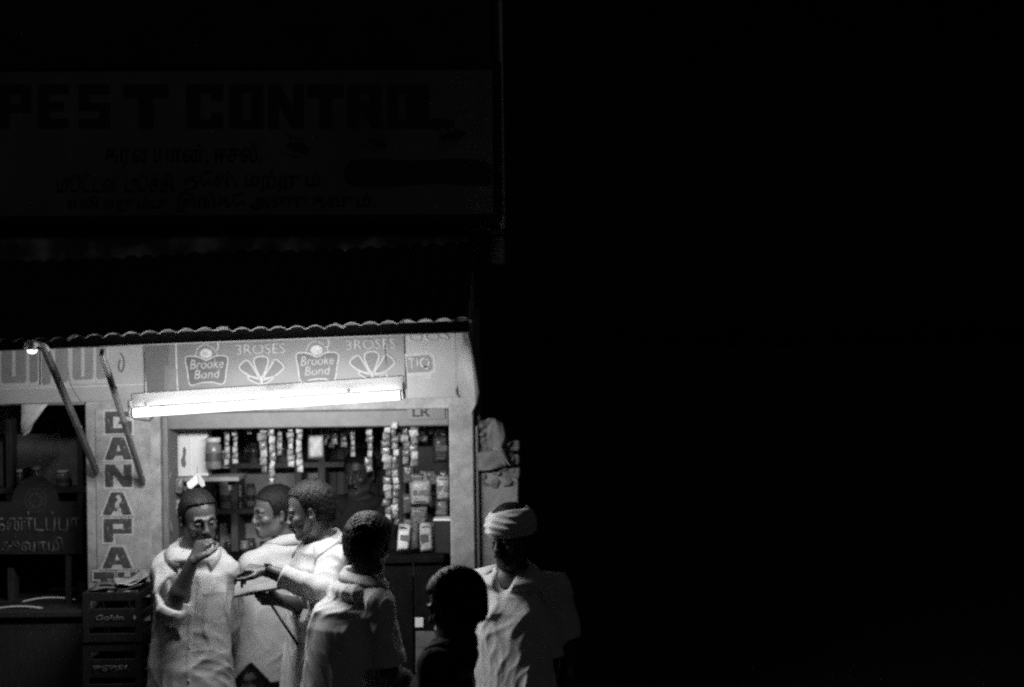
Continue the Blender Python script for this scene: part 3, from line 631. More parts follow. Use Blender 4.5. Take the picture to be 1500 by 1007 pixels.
box('rim', (0, 0.05, pxw(50, 7.12)), (pxw(25, 7.12), 0.104, pxw(3, 7.12)), M_ENAM, bx_, 0.002)
rq = random.Random(5)
for row, (z, n, px0, px1) in enumerate(((1.635, 9, 262, 432), (1.375, 9, 262, 432), (1.095, 9, 262, 432))):
    for i in range(n):
        px = px0 + (px1 - px0) * (i + 0.5 + rq.uniform(-.2, .2)) / n
        if abs(px - 342) < 10: continue
        jj = jar(px, 700, 8.2, rq.uniform(4, 8), rq.uniform(16, 34), 'small container in the crowded row on the %s board of the rear shelving' % ('top', 'middle', 'lowest')[row], rq.choice((M_GLASS, M_SD, M_SB, M_PAPER)), rq.choice((M_LID, M_TEA, M_BLACK)), 'containers on the rear shelving', 'container'); jj.location.z = z + 0.001; jj.location.y = 8.27 + rq.uniform(-.03, .03)
for i in range(16):
    px = (470 + i * 5.5) if i < 8 else (586 + (i - 8) * 9)
    strip(px, 617, 617 + rq.uniform(18, 40), rq.uniform(6, 11), rq.uniform(7.3, 7.6), rq.choice(((3, 1), (1, 3), (0, 1), (3, 3))), rq.uniform(8, 13), ('dim short bunch of sachets hanging above the shopkeeper' if i < 8 else 'dim short bunch of sachets hanging by the display rack'), 0.3)
for i in range(14):
    px = 596 + (i % 5) * 13 + rq.uniform(-3, 3); py = (700, 735, 775)[i // 5] + rq.uniform(-5, 5); m = rq.choice((M_SB, M_SA, M_SD, M_SC, M_SB))
    packet(px, py, rq.uniform(10, 18), rq.uniform(18, 32), rq.uniform(7.24, 7.38), m, 0.02, 'small packet crowded on the %s tier of the display rack behind the larger pouches' % ('top', 'middle', 'lowest')[i // 5], rot=rq.uniform(-.15, .15), group='small packets on the display rack')
# counter
ctz = P(600, 813, 7.05).z
ctr = empty('shop_counter', Vector(((XP1 + XR0) / 2, 7.1, 0.15)), 'dark timber counter across the main shop opening', 'counter'); cl_ = ctr.location
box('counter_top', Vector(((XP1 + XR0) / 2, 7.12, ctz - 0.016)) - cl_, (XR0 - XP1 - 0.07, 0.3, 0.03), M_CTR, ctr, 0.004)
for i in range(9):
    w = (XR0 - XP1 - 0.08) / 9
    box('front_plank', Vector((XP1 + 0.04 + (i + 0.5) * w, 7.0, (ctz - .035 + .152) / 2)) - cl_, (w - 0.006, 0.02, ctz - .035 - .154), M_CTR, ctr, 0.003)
# pale notices on the counter front, between the nearer people
for i, (px, py, w, h, m, lab) in enumerate(((640, 955, 62, 60, M_PAPERD, 'grey printed notice pasted on the counter front below the gap'), (614, 912, 12, 14, M_WHITE, 'tiny white slip pasted on the counter front'))):
    nb, L, S = sign('counter_notice', px - w / 2, py - h / 2, px + w / 2, py + h / 2, 6.985, 0.0, m, lab, 0.003, 0.0008, 'notice')
    if i == 0:
        strokes('print_line', L, [(px - 28, py - 8), (px + 28, py - 9)], 2, S, M_TEA, nb, n=0)
# ================================================================ LEFT COMPARTMENT
lz = P(60, 895, 7.0).z
lct = empty('side_counter', Vector(((XL + XP0) / 2, 7.3, 0.15)), 'black topped counter in the dim left opening', 'counter'); ll = lct.location
box('counter_top', Vector(((XL + XP0) / 2, 7.28, lz - .016)) - ll, (XP0 - XL - 0.03, 0.6, 0.03), M_WOOD, lct, 0.004)
box('counter_front', Vector(((XL + XP0) / 2, 7.03, (lz - .035 + .152) / 2)) - ll, (XP0 - XL - 0.04, 0.03, lz - .035 - .154), M_WOOD, lct, 0.004)
for i, (x0_, x1_, py, d, lab) in enumerate(((30, 112, 878, 7.2, 'dark food bin with pale curved rim nearest the lettered pillar'), (-22, 66, 890, 7.08, 'dark food bin with pale curved rim farther from the lettered pillar'))):
    A_, B_ = P(x0_, py + 4, d), P(x1_, py + (3 if i == 0 else 5), d); fb = empty('food_bin', ((A_.x + B_.x) / 2, d, lz), lab, 'bin'); hw = (B_.x - A_.x) / 2; zt_ = (A_.z + B_.z) / 2 - lz
    arc = [(hw * t, zt_ + 0.018 * (1 - t * t) + 0.004 * t) for t in np.linspace(-1, 1, 17)]
    prism('bin', [(-hw * .98, 0.0), (hw * .98, 0.0)] + arc[::-1], 0.16, M_BLACK, fb)
    tube('rim', [(x, -0.002, z + 0.002) for x, z in arc], [0.001] + [0.0045] * 15 + [0.002], M_ENAM, fb, 8)
gp = empty('side_shelving', Vector((wx(30, 7.33), 7.34, 0.15)), 'dim shelving with grey panels in the left opening', 'shelving'); g0 = gp.location
box('panel', Vector((wx(20, 7.4), 7.40, 1.73)) - g0, (pxw(235, 7.4), 0.02, 0.27), M_PAPERD, gp, 0.002)
box('panel', Vector((wx(20, 7.4), 7.40, 1.43)) - g0, (pxw(235, 7.4), 0.02, 0.26), M_PAPERD, gp, 0.002)
for z in (1.58, 1.28, 0.9): box('shelf_board', Vector((wx(20, 7.33), 7.335, z)) - g0, (pxw(235, 7.33), 0.10, 0.03), M_WOOD, gp, 0.003)
for px in (14, 118): box('upright', Vector((wx(px, 7.33), 7.335, 1.05)) - g0, (0.03, 0.09, 1.8), M_WOOD, gp, 0.003)
for i, (px, r, h, lab) in enumerate(((28, 5, 26, 'small jar with bright lid on the dim side shelf'), (52, 8, 30, 'dim bottle beside the small bright-lidded jar'), (92, 10, 24, 'squat jar on the dim side shelf near the pillar'))):
    jj = jar(px, 676, 7.33, r, h, lab, M_GLASS, M_ENAM if i == 0 else M_LID); jj.location.z = 1.596
# dark board with arched top, emblem and Tamil lettering
eb, L, S = sign('tamil_board', -90, 735, 122, 812, 7.18, 0.0, M_BLACK, 'black board with arched emblem and Tamil lettering in the left opening', 0.02, 0.002)
dome = [(52 + 34 * math.cos(a), 736 - 38 * math.sin(a)) for a in np.linspace(0, PI, 18)]
prism('arched_top', [(L(a, b).x, L(a, b).z) for a, b in dome], 0.018, M_BLACK, eb, (0, -0.009, 0))
for rr, w in ((15, 1.2),):
    strokes('emblem_ring', L, [(53 + rr * math.cos(a), 733 - rr * 1.15 * math.sin(a)) for a in np.linspace(0, 2 * PI, 20)[:-1]], w, S, M_TEAD, eb, True, 0)
for i in range(9):
    a = i * 0.7; strokes('emblem_curl', L, [(53 + 9 * math.cos(a), 733 + 10 * math.sin(a)), (53 + 11 * math.cos(a + .5), 733 + 12 * math.sin(a + .5)), (53 + 6 * math.cos(a + .8), 733 + 7 * math.sin(a + .8))], 1.5, S, M_TEAD, eb, n=4)
text('lettering', 'கண்டப்பா', L(54, 764, 0.001), S(128), S(30), M_TEAM, eb, 0.012)
text('lettering', 'சுவாமி', L(48, 797, 0.001), S(90), S(22), M_TEAM, eb, 0.012)
# props that hold that board
for px in (-60, 100): box('board_leg', L(px, 850) + Vector((0, 0.02, 0)), (0.03, 0.02, pxw(90, 7.18)), M_WOOD, eb, 0.003)
# white pennant and the knotted plastic on the awning
paper('white_pennant', [(33, 592), (72, 592), (50, 620), (44, 634), (34, 640), (32, 615)], 6.9, M_THIN, 'white pointed paper pennant hanging over the left opening', 0.025)
bpy.data.objects['white_pennant']['category'] = 'pennant'
kn = [P(36, 512, 6.015), P(40, 504, 6.01), P(48, 502, 6.0), P(54, 506, 6.0), P(50, 511, 5.995), P(46, 508, 6.0), P(56, 504, 6.01), P(66, 507, 6.015), P(72, 514, 6.015)]
k0 = kn[0]; tag(obj('knotted_plastic', bm_mesh(tube_bm([p - k0 for p in kn], [.006, .012, .014, .012, .012, .013, .013, .01, .006], 8)), M_THIN, None, k0, smooth=True), 'white knotted plastic tied over the awning edge at the left prop', 'plastic')
# small lamp tied up under the awning edge at the left prop
lb = empty('small_bulb', P(47, 509, 6.38), 'small bright bulb tied under the awning edge at the left prop', 'lamp')
obj('bulb', bm_mesh(lathe_bm([(0.004, -.03), (0.018, -.024), (0.024, -.008), (0.022, .006), (0.012, .024), (0.011, .03)], 16)), M_BULB, lb, smooth=True)
obj('cap', bm_mesh(lathe_bm([(0.0125, .03), (0.013, .034), (0.013, .056), (0.006, .06)], 14)), M_BLACK, lb, smooth=True)
tube('flex', [(0, 0, .058), (0.004, 0.02, .1), (0.0, 0.05, .16)], 0.003, M_BLACK, lb, 6)
# ================================================================ CRATES
def crate_mesh():
    w, dd, h, t = pxw(84, 6.72), 0.3, 0.2, 0.012
    bm = bmesh.new()
    for z in (0.02, 0.1, 0.185):
        for s in (-1, 1):
            box_bm(w, t, 0.035 if z != 0.1 else 0.075, 0.002, (0, s * (dd / 2 - t / 2), z), bm); box_bm(t, dd - 2 * t - .002, 0.035, 0.002, (s * (w / 2 - t / 2), 0, z), bm)
    for sx in (-1, 1):
        for sy in (-1, 1): box_bm(0.03, 0.03, h, 0.003, (sx * (w / 2 - .0135), sy * (dd / 2 - .0135), h / 2), bm)
    for x in (-.06, 0.06): box_bm(0.012, dd - 2 * t - .004, h * .8, 0.002, (x, 0, h * .45), bm)
    box_bm(w - .03, dd - .03, 0.008, 0, (0, 0, 0.006), bm)
    return bm_mesh(bm)
cm = crate_mesh(); cm.materials.append(M_CRATE)
cx_ = P(176, 900, 6.72); ztop = P(176, 869, 6.57).z; CH = (ztop - 0.0) / 5
pos = ('topmost', 'second from the top', 'third from the top', 'second from the ground', 'bottom')
botm = lathe_bm([(0.027, 0), (0.028, .11), (0.013, .16), (0.0125, .19), (0.014, .192), (0.014, .2), (0.006, .201)], 12); botme = bm_mesh(botm); botme.materials.append(M_GLASS); botme.polygons.foreach_set('use_smooth', [True] * len(botme.polygons))
for i in range(5):
    z = 0.0065 + (4 - i) * CH; yo = rs.uniform(-.01, .01)
    cr = empty('bottle_crate', (cx_.x + rs.uniform(-.006, .006), 6.72 + yo, z), 'dark plastic bottle crate, %s in the stack by the lettered pillar' % pos[i], 'crate', 'stacked bottle crates')
    co = obj('shell', cm, None, cr); co.scale = (1, 1, (CH - 0.002) / 0.2025)
    if i < 3: text('lettering', ('Goldo', 'PEPSI', 'PEPSI')[i], (-.01, -.1512, 0.1 * CH / .2025), pxw(52, 6.57) if i else pxw(42, 6.57), pxw(8.5, 6.57), M_CRTXT, cr, 0.03, 0.15)
    if i == 0: box('label_tab', (0.105, -.1515, 0.1 * CH / .2025), (0.009, 0.002, 0.018), M_PAPER, cr, 0.0004)
nwz = ztop + 0.006
nw = empty('folded_newspaper', (cx_.x + .01, 6.7, nwz + 0.002), 'rumpled grey sacking and paper lying on the topmost crate', 'paper')
for i, (ox, oy, w, d_, zz_, rz, m) in enumerate(((0, 0, .23, .24, .003, .1, M_PAPERD), (.03, .02, .2, .2, .012, -.2, M_PAPERD), (.05, -.02, .14, .2, .022, .35, M_PAPER))):
    bm = bmesh.new(); bmesh.ops.create_grid(bm, x_segments=10, y_segments=8, size=0.5)
    for v in bm.verts: v.co = (v.co.x * w, v.co.y * d_, zz_ + .006 + .006 * math.sin(v.co.x * 9 + i) * math.cos(v.co.y * 7) + (0.05 * max(0, v.co.x) ** 2 * (i + 1)))
    r = bmesh.ops.extrude_face_region(bm, geom=list(bm.faces)); bmesh.ops.translate(bm, vec=(0, 0, 0.003), verts=[v for v in r['geom'] if isinstance(v, bmesh.types.BMVert)])
    bmesh.ops.recalc_face_normals(bm, faces=bm.faces); obj('sheet', bm_mesh(bm), m, nw, (ox, oy, 0), (0, 0, rz), smooth=True)
# ================================================================ PEOPLE
class Vol:
    """a distance field on a grid; shapes are melted together, then skinned as one surface"""
    def __init__(s, lo, hi, h):
        s.lo = np.array(lo, float); s.h = h; s.n = np.ceil((np.array(hi) - s.lo) / h).astype(int) + 1
        s.a = np.full(s.n, 0.08, np.float32)
    def sl(s, lo, hi, pad):
        i0 = np.clip(np.floor((np.array(lo) - pad - s.lo) / s.h).astype(int), 0, s.n - 1); i1 = np.clip(np.ceil((np.array(hi) + pad - s.lo) / s.h).astype(int) + 1, 1, s.n)
        g = [(np.arange(i0[k], i1[k]) * s.h + s.lo[k]).astype(np.float32) for k in range(3)]
        return tuple(slice(i0[k], i1[k]) for k in range(3)), g[0][:, None, None], g[1][None, :, None], g[2][None, None, :]
    def put(s, sl, d, k, op):
        a = s.a[sl]
        if op == 'add':
            r = np.minimum(a, d)
            if k: hh = np.maximum(k - np.abs(a - d), 0); r = r - hh * hh / (4 * k)
        elif op == 'sub':
            d = -d; r = np.maximum(a, d)
            if k: hh = np.maximum(k - np.abs(a - d), 0); r = r + hh * hh / (4 * k)
        s.a[sl] = r
    def cone(s, p, q, r1, r2, k=0.01, op='add'):
        p, q = np.array(p[:], float), np.array(q[:], float); R = max(r1, r2)
        sl, X, Y, Z = s.sl(np.minimum(p, q) - R, np.maximum(p, q) + R, k + 3 * s.h)
        v = q - p; L2 = max(v @ v, 1e-9)
        t = np.clip(((X - p[0]) * v[0] + (Y - p[1]) * v[1] + (Z - p[2]) * v[2]) / L2, 0, 1)
        d = np.sqrt((X - p[0] - t * v[0]) ** 2 + (Y - p[1] - t * v[1]) ** 2 + (Z - p[2] - t * v[2]) ** 2) - (r1 + (r2 - r1) * t)
        s.put(sl, d, k, op)
    def ell(s, c, ax, r, k=0.01, op='add'):
        c = np.array(c[:], float); ax = np.array(ax, float); R = max(r)
        sl, X, Y, Z = s.sl(c - R, c + R, k + 3 * s.h)
        u = [(X - c[0]) * ax[i][0] + (Y - c[1]) * ax[i][1] + (Z - c[2]) * ax[i][2] for i in range(3)]
        k0 = np.sqrt(sum((u[i] / r[i]) ** 2 for i in range(3))); k1 = np.sqrt(sum((u[i] / r[i] ** 2) ** 2 for i in range(3)))
        s.put(sl, k0 * (k0 - 1) / np.maximum(k1, 1e-6), k, op)
    def sections(s, secs, k=0.02, e=2.4):
        """stack of (z, cx, cy, half width, half depth, facing angle), rounded boxes in plan"""
        S = np.array(sorted(secs)); z0, z1 = S[0, 0], S[-1, 0]; R = S[:, 3].max()
        sl, X, Y, Z = s.sl((S[:, 1].min() - R, S[:, 2].min() - R, z0), (S[:, 1].max() + R, S[:, 2].max() + R, z1), k + 3 * s.h)
        z = Z.ravel(); ip = lambda j: np.interp(z, S[:, 0], S[:, j])[None, None, :].astype(np.float32)
        cx, cyy, w, dp, an = ip(1), ip(2), ip(3), ip(4), ip(5)
        f = (np.sin(an), -np.cos(an)); rt = (np.cos(an), np.sin(an))
        a = ((X - cx) * rt[0] + (Y - cyy) * rt[1]) / w; b = ((X - cx) * f[0] + (Y - cyy) * f[1]) / dp
        k0 = (np.abs(a) ** e + np.abs(b) ** e) ** (1 / e) + 1e-6
        d = (k0 - 1) * np.minimum(w, dp)
        d = np.maximum(d, np.maximum(z0 - Z, Z - z1))
        s.put(sl, d.astype(np.float32), k, 'add')
    def sample(s, p):
        q = (np.array(p, float) - s.lo) / s.h; i = np.clip(np.floor(q).astype(int), 0, s.n - 2); t = q - i; a = s.a[i[0]:i[0] + 2, i[1]:i[1] + 2, i[2]:i[2] + 2]
        a = a[0] * (1 - t[0]) + a[1] * t[0]; a = a[0] * (1 - t[1]) + a[1] * t[1]; return float(a[0] * (1 - t[2]) + a[1] * t[2])
    def coords(s):
        return [(np.arange(s.n[i]) * s.h + s.lo[i]).astype(np.float32).reshape([-1 if j == i else 1 for j in range(3)]) for i in range(3)]
    def mesh(s, name, blur=0):
        for _ in range(blur):
            for ax in range(3):
                a = s.a; b = a.copy(); sl0 = [slice(None)] * 3; sl1 = [slice(None)] * 3; slm = [slice(None)] * 3
                sl0[ax] = slice(0, -2); sl1[ax] = slice(2, None); slm[ax] = slice(1, -1)
                b[tuple(slm)] = 0.25 * a[tuple(sl0)] + 0.5 * a[tuple(slm)] + 0.25 * a[tuple(sl1)]; s.a = b
        g = openvdb.FloatGrid(0.08); g.copyFromArray(np.ascontiguousarray(s.a))
        pts, quads = g.convertToQuads(0.0)
        pts = pts * s.h + s.lo; me = bpy.data.meshes.new(name)
        me.vertices.add(len(pts)); me.vertices.foreach_set('co', pts.astype(np.float32).ravel())
        nq = len(quads); me.loops.add(nq * 4); me.loops.foreach_set('vertex_index', quads[:, ::-1].astype(np.int32).ravel())
        me.polygons.add(nq); me.polygons.foreach_set('loop_start', np.arange(nq, dtype=np.int32) * 4)
        me.polygons.foreach_set('use_smooth', [True] * nq); me.update(calc_edges=True); me.validate(); return me

def fold_field(X, Y, Z, seed, amp, freq=1.0, drape=1.0, tilt=0.0):
    """creases: warped ridges running mostly down the cloth, in patches"""
    r = np.random.default_rng(seed); out = 0
    q = [r.uniform(0, 6) for _ in range(6)]
    wx_ = 0.035 * np.sin(Z * 11 + X * 6 + q[0]) + 0.018 * np.sin(Z * 23 + Y * 13 + q[1]); wy_ = 0.035 * np.sin(Z * 10 - X * 7 + q[2]) + 0.015 * np.sin(Z * 27 + X * 12 + q[3])
    wz_ = 0.03 * np.sin(X * 19 + q[4]) + 0.03 * np.sin(Y * 17 + q[5])
    x, y, z = X + wx_, Y + wy_, Z + wz_
    for i in range(7):
        th = r.uniform(0, PI); long_ = i < 4
        kf = freq * (r.uniform(45, 95) if long_ else r.uniform(90, 150)); kz = r.uniform(-1, 1) * kf * (0.25 if long_ else 0.9) / drape + tilt * kf
        ph = (x * math.cos(th) + y * math.sin(th)) * kf + z * kz + r.uniform(0, 6)
        m = np.clip(0.2 + 0.9 * np.sin(X * r.uniform(6, 12) + Y * r.uniform(6, 12) + Z * r.uniform(6, 16) + r.uniform(0, 6)), 0, 1)
        s_ = np.abs(np.sin(ph * 0.5)); out = out + ((1 - s_) ** 2.2) * m * (1 if long_ else 0.5)
    for i in range(5):
        th = r.uniform(0, PI); kf = r.uniform(150, 260); kz = r.uniform(-1, 1) * kf * 0.9
        ph = (x * math.cos(th) + y * math.sin(th)) * kf + z * kz + r.uniform(0, 6)
        m = np.clip(-0.15 + 1.0 * np.sin(X * r.uniform(9, 18) + Y * r.uniform(9, 18) + Z * r.uniform(9, 22) + r.uniform(0, 6)), 0, 1)
        out = out + ((1 - np.abs(np.sin(ph * 0.5))) ** 2) * m * 0.14
    return -amp * (out - 0.6)

def frame(yaw, pitch=0.0, roll=0.0):
    """axes (forward, left, up) of something facing yaw (0 = towards the viewer, + = to the viewer's right)"""
    f = np.array([math.sin(yaw), -math.cos(yaw), 0.0]); u = np.array([0, 0, 1.0]); l = np.cross(u, f)
    c, s_ = math.cos(pitch), math.sin(pitch); f, u = f * c - u * s_, u * c + f * s_          # + = nod down
    c, s_ = math.cos(roll), math.sin(roll); l, u = l * c - u * s_, u * c + l * s_              # + = tip to own left
    return f, l, u

def head(v, hc, F, s=1.0, ears=True, nose=1.0):
    f, l, u = F; H = lambda a, b, c: np.array(hc) + (f * a + l * b + u * c) * s
    E = lambda c, r, k, op='add', ax=None: v.ell(H(*c), ax or (f, l, u), [x * s for x in r], k, op)
    C = lambda p, q, r1, r2, k, op='add': v.cone(H(*p), H(*q), r1 * s, r2 * s, k, op)
    E((-0.008, 0, 0.036), (0.097, 0.074, 0.083), 0.01)
    E((0.028, 0, -0.038), (0.057, 0.058, 0.078), 0.03)
    C((0.066, -0.012, -0.103), (0.066, 0.012, -0.103), 0.016, 0.016, 0.03)
    for b in (-1, 1):
        C((-0.012, b * 0.052, -0.045), (0.015, b * 0.047, -0.082), 0.017, 0.014, 0.03)
        C((0.015, b * 0.047, -0.082), (0.064, b * 0.016, -0.104), 0.013, 0.013, 0.025)
        E((0.058, b * 0.043, -0.03), (0.02, 0.018, 0.015), 0.02)
        C((0.08, b * 0.044, 0.014), (0.089, b * 0.012, 0.013), 0.008, 0.009, 0.014)
        E((0.098, b * 0.031, -0.006), (0.02, 0.018, 0.0115), 0.012, 'sub')
        E((0.0755, b * 0.031, -0.006), (0.0125, 0.0165, 0.0115), 0.003)
        C((0.088, b * 0.02, -0.004), (0.085, b * 0.043, -0.003), 0.003, 0.003, 0.003)
        E((0.098, b * 0.012, -0.044), (0.012, 0.0085, 0.0085), 0.006)
        E((0.104, b * 0.0075, -0.0525), (0.005, 0.004, 0.005), 0.002, 'sub')
        if ears:
            E((-0.012, b * 0.079, -0.012), (0.018, 0.007, 0.032), 0.006, 'add', (f * 0.85 + l * b * 0.5 * 1, l * 0.85 - f * b * 0.5, u))
            E((-0.006, b * 0.086, -0.010), (0.009, 0.006, 0.018), 0.004, 'sub')
    C((0.089, 0, 0.006), (0.103 * nose, 0, -0.034), 0.0075, 0.0105, 0.012); E((0.1045 * nose, 0, -0.042), (0.0115, 0.012, 0.0105), 0.008)
    C((0.086, -0.02, -0.074), (0.0925, 0, -0.0695), 0.0045, 0.0065, 0.008); C((0.086, 0.02, -0.074), (0.0925, 0, -0.0695), 0.0045, 0.0065, 0.008)
    C((0.084, -0.016, -0.083), (0.084, 0.016, -0.083), 0.0065, 0.0065, 0.008)
    C((0.097, -0.021, -0.0775), (0.097, 0.021, -0.0775), 0.0022, 0.0022, 0.003, 'sub')

def hand(v, w, d, n, thumb, curls, spread=0.0, tcurl=0.5, s=1.0, k=0.006):
    """w wrist, d pointing direction, n back-of-hand normal, thumb +-1 for the side (d x n)"""
    w = np.array(w[:], float); d = np.array(d[:], float); d /= np.linalg.norm(d); n = np.array(n[:], float); n -= d * (n @ d); n /= np.linalg.norm(n)
    sd = np.cross(d, n) * thumb; T = []
    for i, (off, L, r) in enumerate(((0.030, 0.074, 0.0086), (0.010, 0.082, 0.0088), (-0.010, 0.076, 0.0084), (-0.028, 0.060, 0.0074))):
        kn = w + (d * (0.088 - abs(i - 1) * 0.004) + sd * off) * s
        v.cone(w + (d * 0.004 + sd * off * 0.55) * s, kn, 0.014 * s, 0.0115 * s, 0.012)
        a = 0.0; p = kn; dirb = d + sd * (off * 6 * spread); dirb /= np.linalg.norm(dirb)
        for j, fr in enumerate((0.45, 0.32, 0.23)):
            a += curls[i][j] if isinstance(curls[i], tuple) else curls[i] * (0.9, 1.05, 0.7)[j]
            q = p + (dirb * math.cos(a) - n * math.sin(a)) * L * fr * s
            v.cone(p, q, r * (1 - 0.1 * j) * s, r * (0.92 - 0.1 * j) * s, 0.004); p = q
        T.append(p)
    b0 = w + (d * 0.022 + sd * 0.024) * s; b1 = b0 + (d * 0.03 + sd * 0.028 - n * 0.012) * s
    b2 = b1 + (d * 0.034 + sd * 0.014 * (1 - tcurl) - n * 0.03 * tcurl) * s; b3 = b2 + (d * 0.026 - sd * 0.016 * tcurl - n * 0.018 * tcurl) * s
    v.cone(b0, b1, 0.016 * s, 0.0115 * s, 0.012); v.cone(b1, b2, 0.011 * s, 0.0095 * s, 0.005); v.cone(b2, b3, 0.0095 * s, 0.008 * s, 0.004)
    return T

def hair_mesh(hc, F, s, thick, line, h, seed, quiff=0.0, rough=0.004, top=True):
    f, l, u = F; hc = np.array(hc); v = Vol(hc - 0.16 * s, hc + 0.17 * s, h)
    v.ell(hc + (f * -0.010 + u * 0.038) * s, (f, l, u), [(0.097 + thick) * s, (0.074 + thick) * s, (0.083 + thick * 1.25) * s], 0.0)
    v.ell(hc + (f * -0.045 + u * -0.015) * s, (f, l, u), [(0.06 + thick * .6) * s, (0.068 + thick * .5) * s, (0.07) * s], 0.02)
    if quiff: v.ell(hc + (f * 0.075 + u * 0.088) * s, (f, l, u), [0.035 * s, 0.05 * s, quiff * s], 0.03)
    X, Y, Z = v.coords(); a = ((X - hc[0]) * f[0] + (Y - hc[1]) * f[1] + (Z - hc[2]) * f[2]) / s; c = ((X - hc[0]) * u[0] + (Y - hc[1]) * u[1] + (Z - hc[2]) * u[2]) / s
    b = ((X - hc[0]) * l[0] + (Y - hc[1]) * l[1] + (Z - hc[2]) * l[2]) / s
    fl = np.interp(a, [p[0] for p in line], [p[1] for p in line]).astype(np.float32)
    lump = rough * 0.32 * (np.sin(a * 330 + 3 * np.sin(c * 60 + b * 40)) * np.sin(b * 290 + seed + 2 * np.sin(c * 80)) + 0.7 * np.sin(c * 240 + b * 130 + seed * 2) * np.sin(a * 200 + b * 90) + 1.2 * np.sin(a * 45 + seed) * np.sin(b * 60 + c * 30))
    v.a = np.maximum(v.a + lump, (fl + 0.5 * lump - c) * s * 0.8).astype(np.float32)
    me = v.mesh('hair'); nv = len(me.vertices); co = np.empty(nv * 3, np.float32); no = np.empty(nv * 3, np.float32)
    me.vertices.foreach_get('co', co); me.vertices.foreach_get('normal', no); co = co.reshape(-1, 3); no = no.reshape(-1, 3)
    rg = np.random.default_rng(seed); k = rg.integers(0, nv, 5200); p, n_ = co[k], no[k]                     # short strands lying over the scalp
    fl_ = -u[None] * 0.8 - f[None] * 0.5 + rg.normal(0, 0.35, (len(k), 3)); t = fl_ - n_ * (fl_ * n_).sum(1)[:, None]; t /= np.linalg.norm(t, axis=1)[:, None] + 1e-6
    sd_ = np.cross(n_, t); L_ = rg.uniform(0.010, 0.024, (len(k), 1)); lf = rg.uniform(0.0015, 0.007, (len(k), 1))
    vs_ = np.concatenate([p - sd_ * 0.0009, p + sd_ * 0.0009, p + t * L_ * .5 + n_ * lf, p + t * L_ + n_ * lf * 0.8], 0).astype(np.float32); m_ = len(k)
    old_f = [tuple(q.vertices) for q in me.polygons]
    fs_ = [(nv + i, nv + m_ + i, nv + 2 * m_ + i) for i in range(m_)] + [(nv + m_ + i, nv + 3 * m_ + i, nv + 2 * m_ + i) for i in range(m_)]
    m2 = bpy.data.meshes.new('hair'); m2.from_pydata(np.concatenate([co, vs_]).tolist(), [], old_f + fs_); bpy.data.meshes.remove(me); return m2
LINE = [(-0.13, -0.075), (-0.06, -0.062), (-0.03, -0.03), (-0.012, 0.02), (0.012, 0.0), (0.026, -0.018), (0.032, 0.03), (0.05, 0.062), (0.1, 0.075)]

HIGH = [(-0.13, -0.07), (-0.06, -0.058), (-0.03, -0.025), (-0.014, 0.022), (0.008, 0.004), (0.02, -0.012), (0.026, 0.03), (0.040, 0.072), (0.1, 0.092)]
def collar(name, nb, F, r, m, parent, open_=0.5, h1=0.03, flap=0.045, tip=0.03, sv=None):
    """shirt collar: a stand round the neck that folds over into two pointed flaps, lying on the shirt; open_ = half gap at the front (rad)"""
    f, l, u = F; nb = np.array(nb); bm = bmesh.new(); rows = []; n = 44
    for i in range(n + 1):
        t = -1 + 2 * i / n; a = t * (PI - open_); fr = max(0.0, (abs(t) - 0.62) / 0.38); fw = (1 - math.cos(a)) / 2   # a=0 at the nape
        dirv = -f * math.cos(a) + l * math.sin(a); rad_ = r * (1.0 + 0.12 * abs(math.cos(a)) + 0.10 * fw)
        base = nb + dirv * rad_ + u * (-0.022 * fw)
        hh = h1 * (1 - 0.35 * fr)
        ring = [base - u * 0.02, base + u * hh - dirv * 0.004, base + u * (hh + 0.005) + dirv * 0.006, base + u * (hh - 0.4 * flap) + dirv * 0.016, base + u * (hh - flap - tip * fr) + dirv * (0.024 + 0.016 * fr) + l * math.copysign(0.012 * fr, math.sin(a))]
        if sv is not None:
            for j in (2, 3, 4):
                for _ in range(12):
                    q = sv.sample(ring[j]); need = (0.007, 0.005, 0.002)[j - 2]
                    if q < need: ring[j] = ring[j] + (dirv * 0.75 + u * 0.65) * min(0.01, need - q + 0.001)
                    elif j == 4 and q > need + 0.003: ring[j] = ring[j] - (dirv * 0.6 + u * 0.4) * min(0.006, q - need)
            ring[3] = (ring[3] + (ring[2] + ring[4]) / 2 + dirv * 0.004) / 2
        rows.append([bm.verts.new(p) for p in ring])
    for i in range(n):
        for j in range(4): bm.faces.new((rows[i][j], rows[i + 1][j], rows[i + 1][j + 1], rows[i][j + 1]))
    bmesh.ops.recalc_face_normals(bm, faces=bm.faces)
    o = obj(name, bm_mesh(bm), m, parent, smooth=True)
    md = o.modifiers.new('t', 'SOLIDIFY'); md.thickness = 0.003; md.offset = 0
    return o

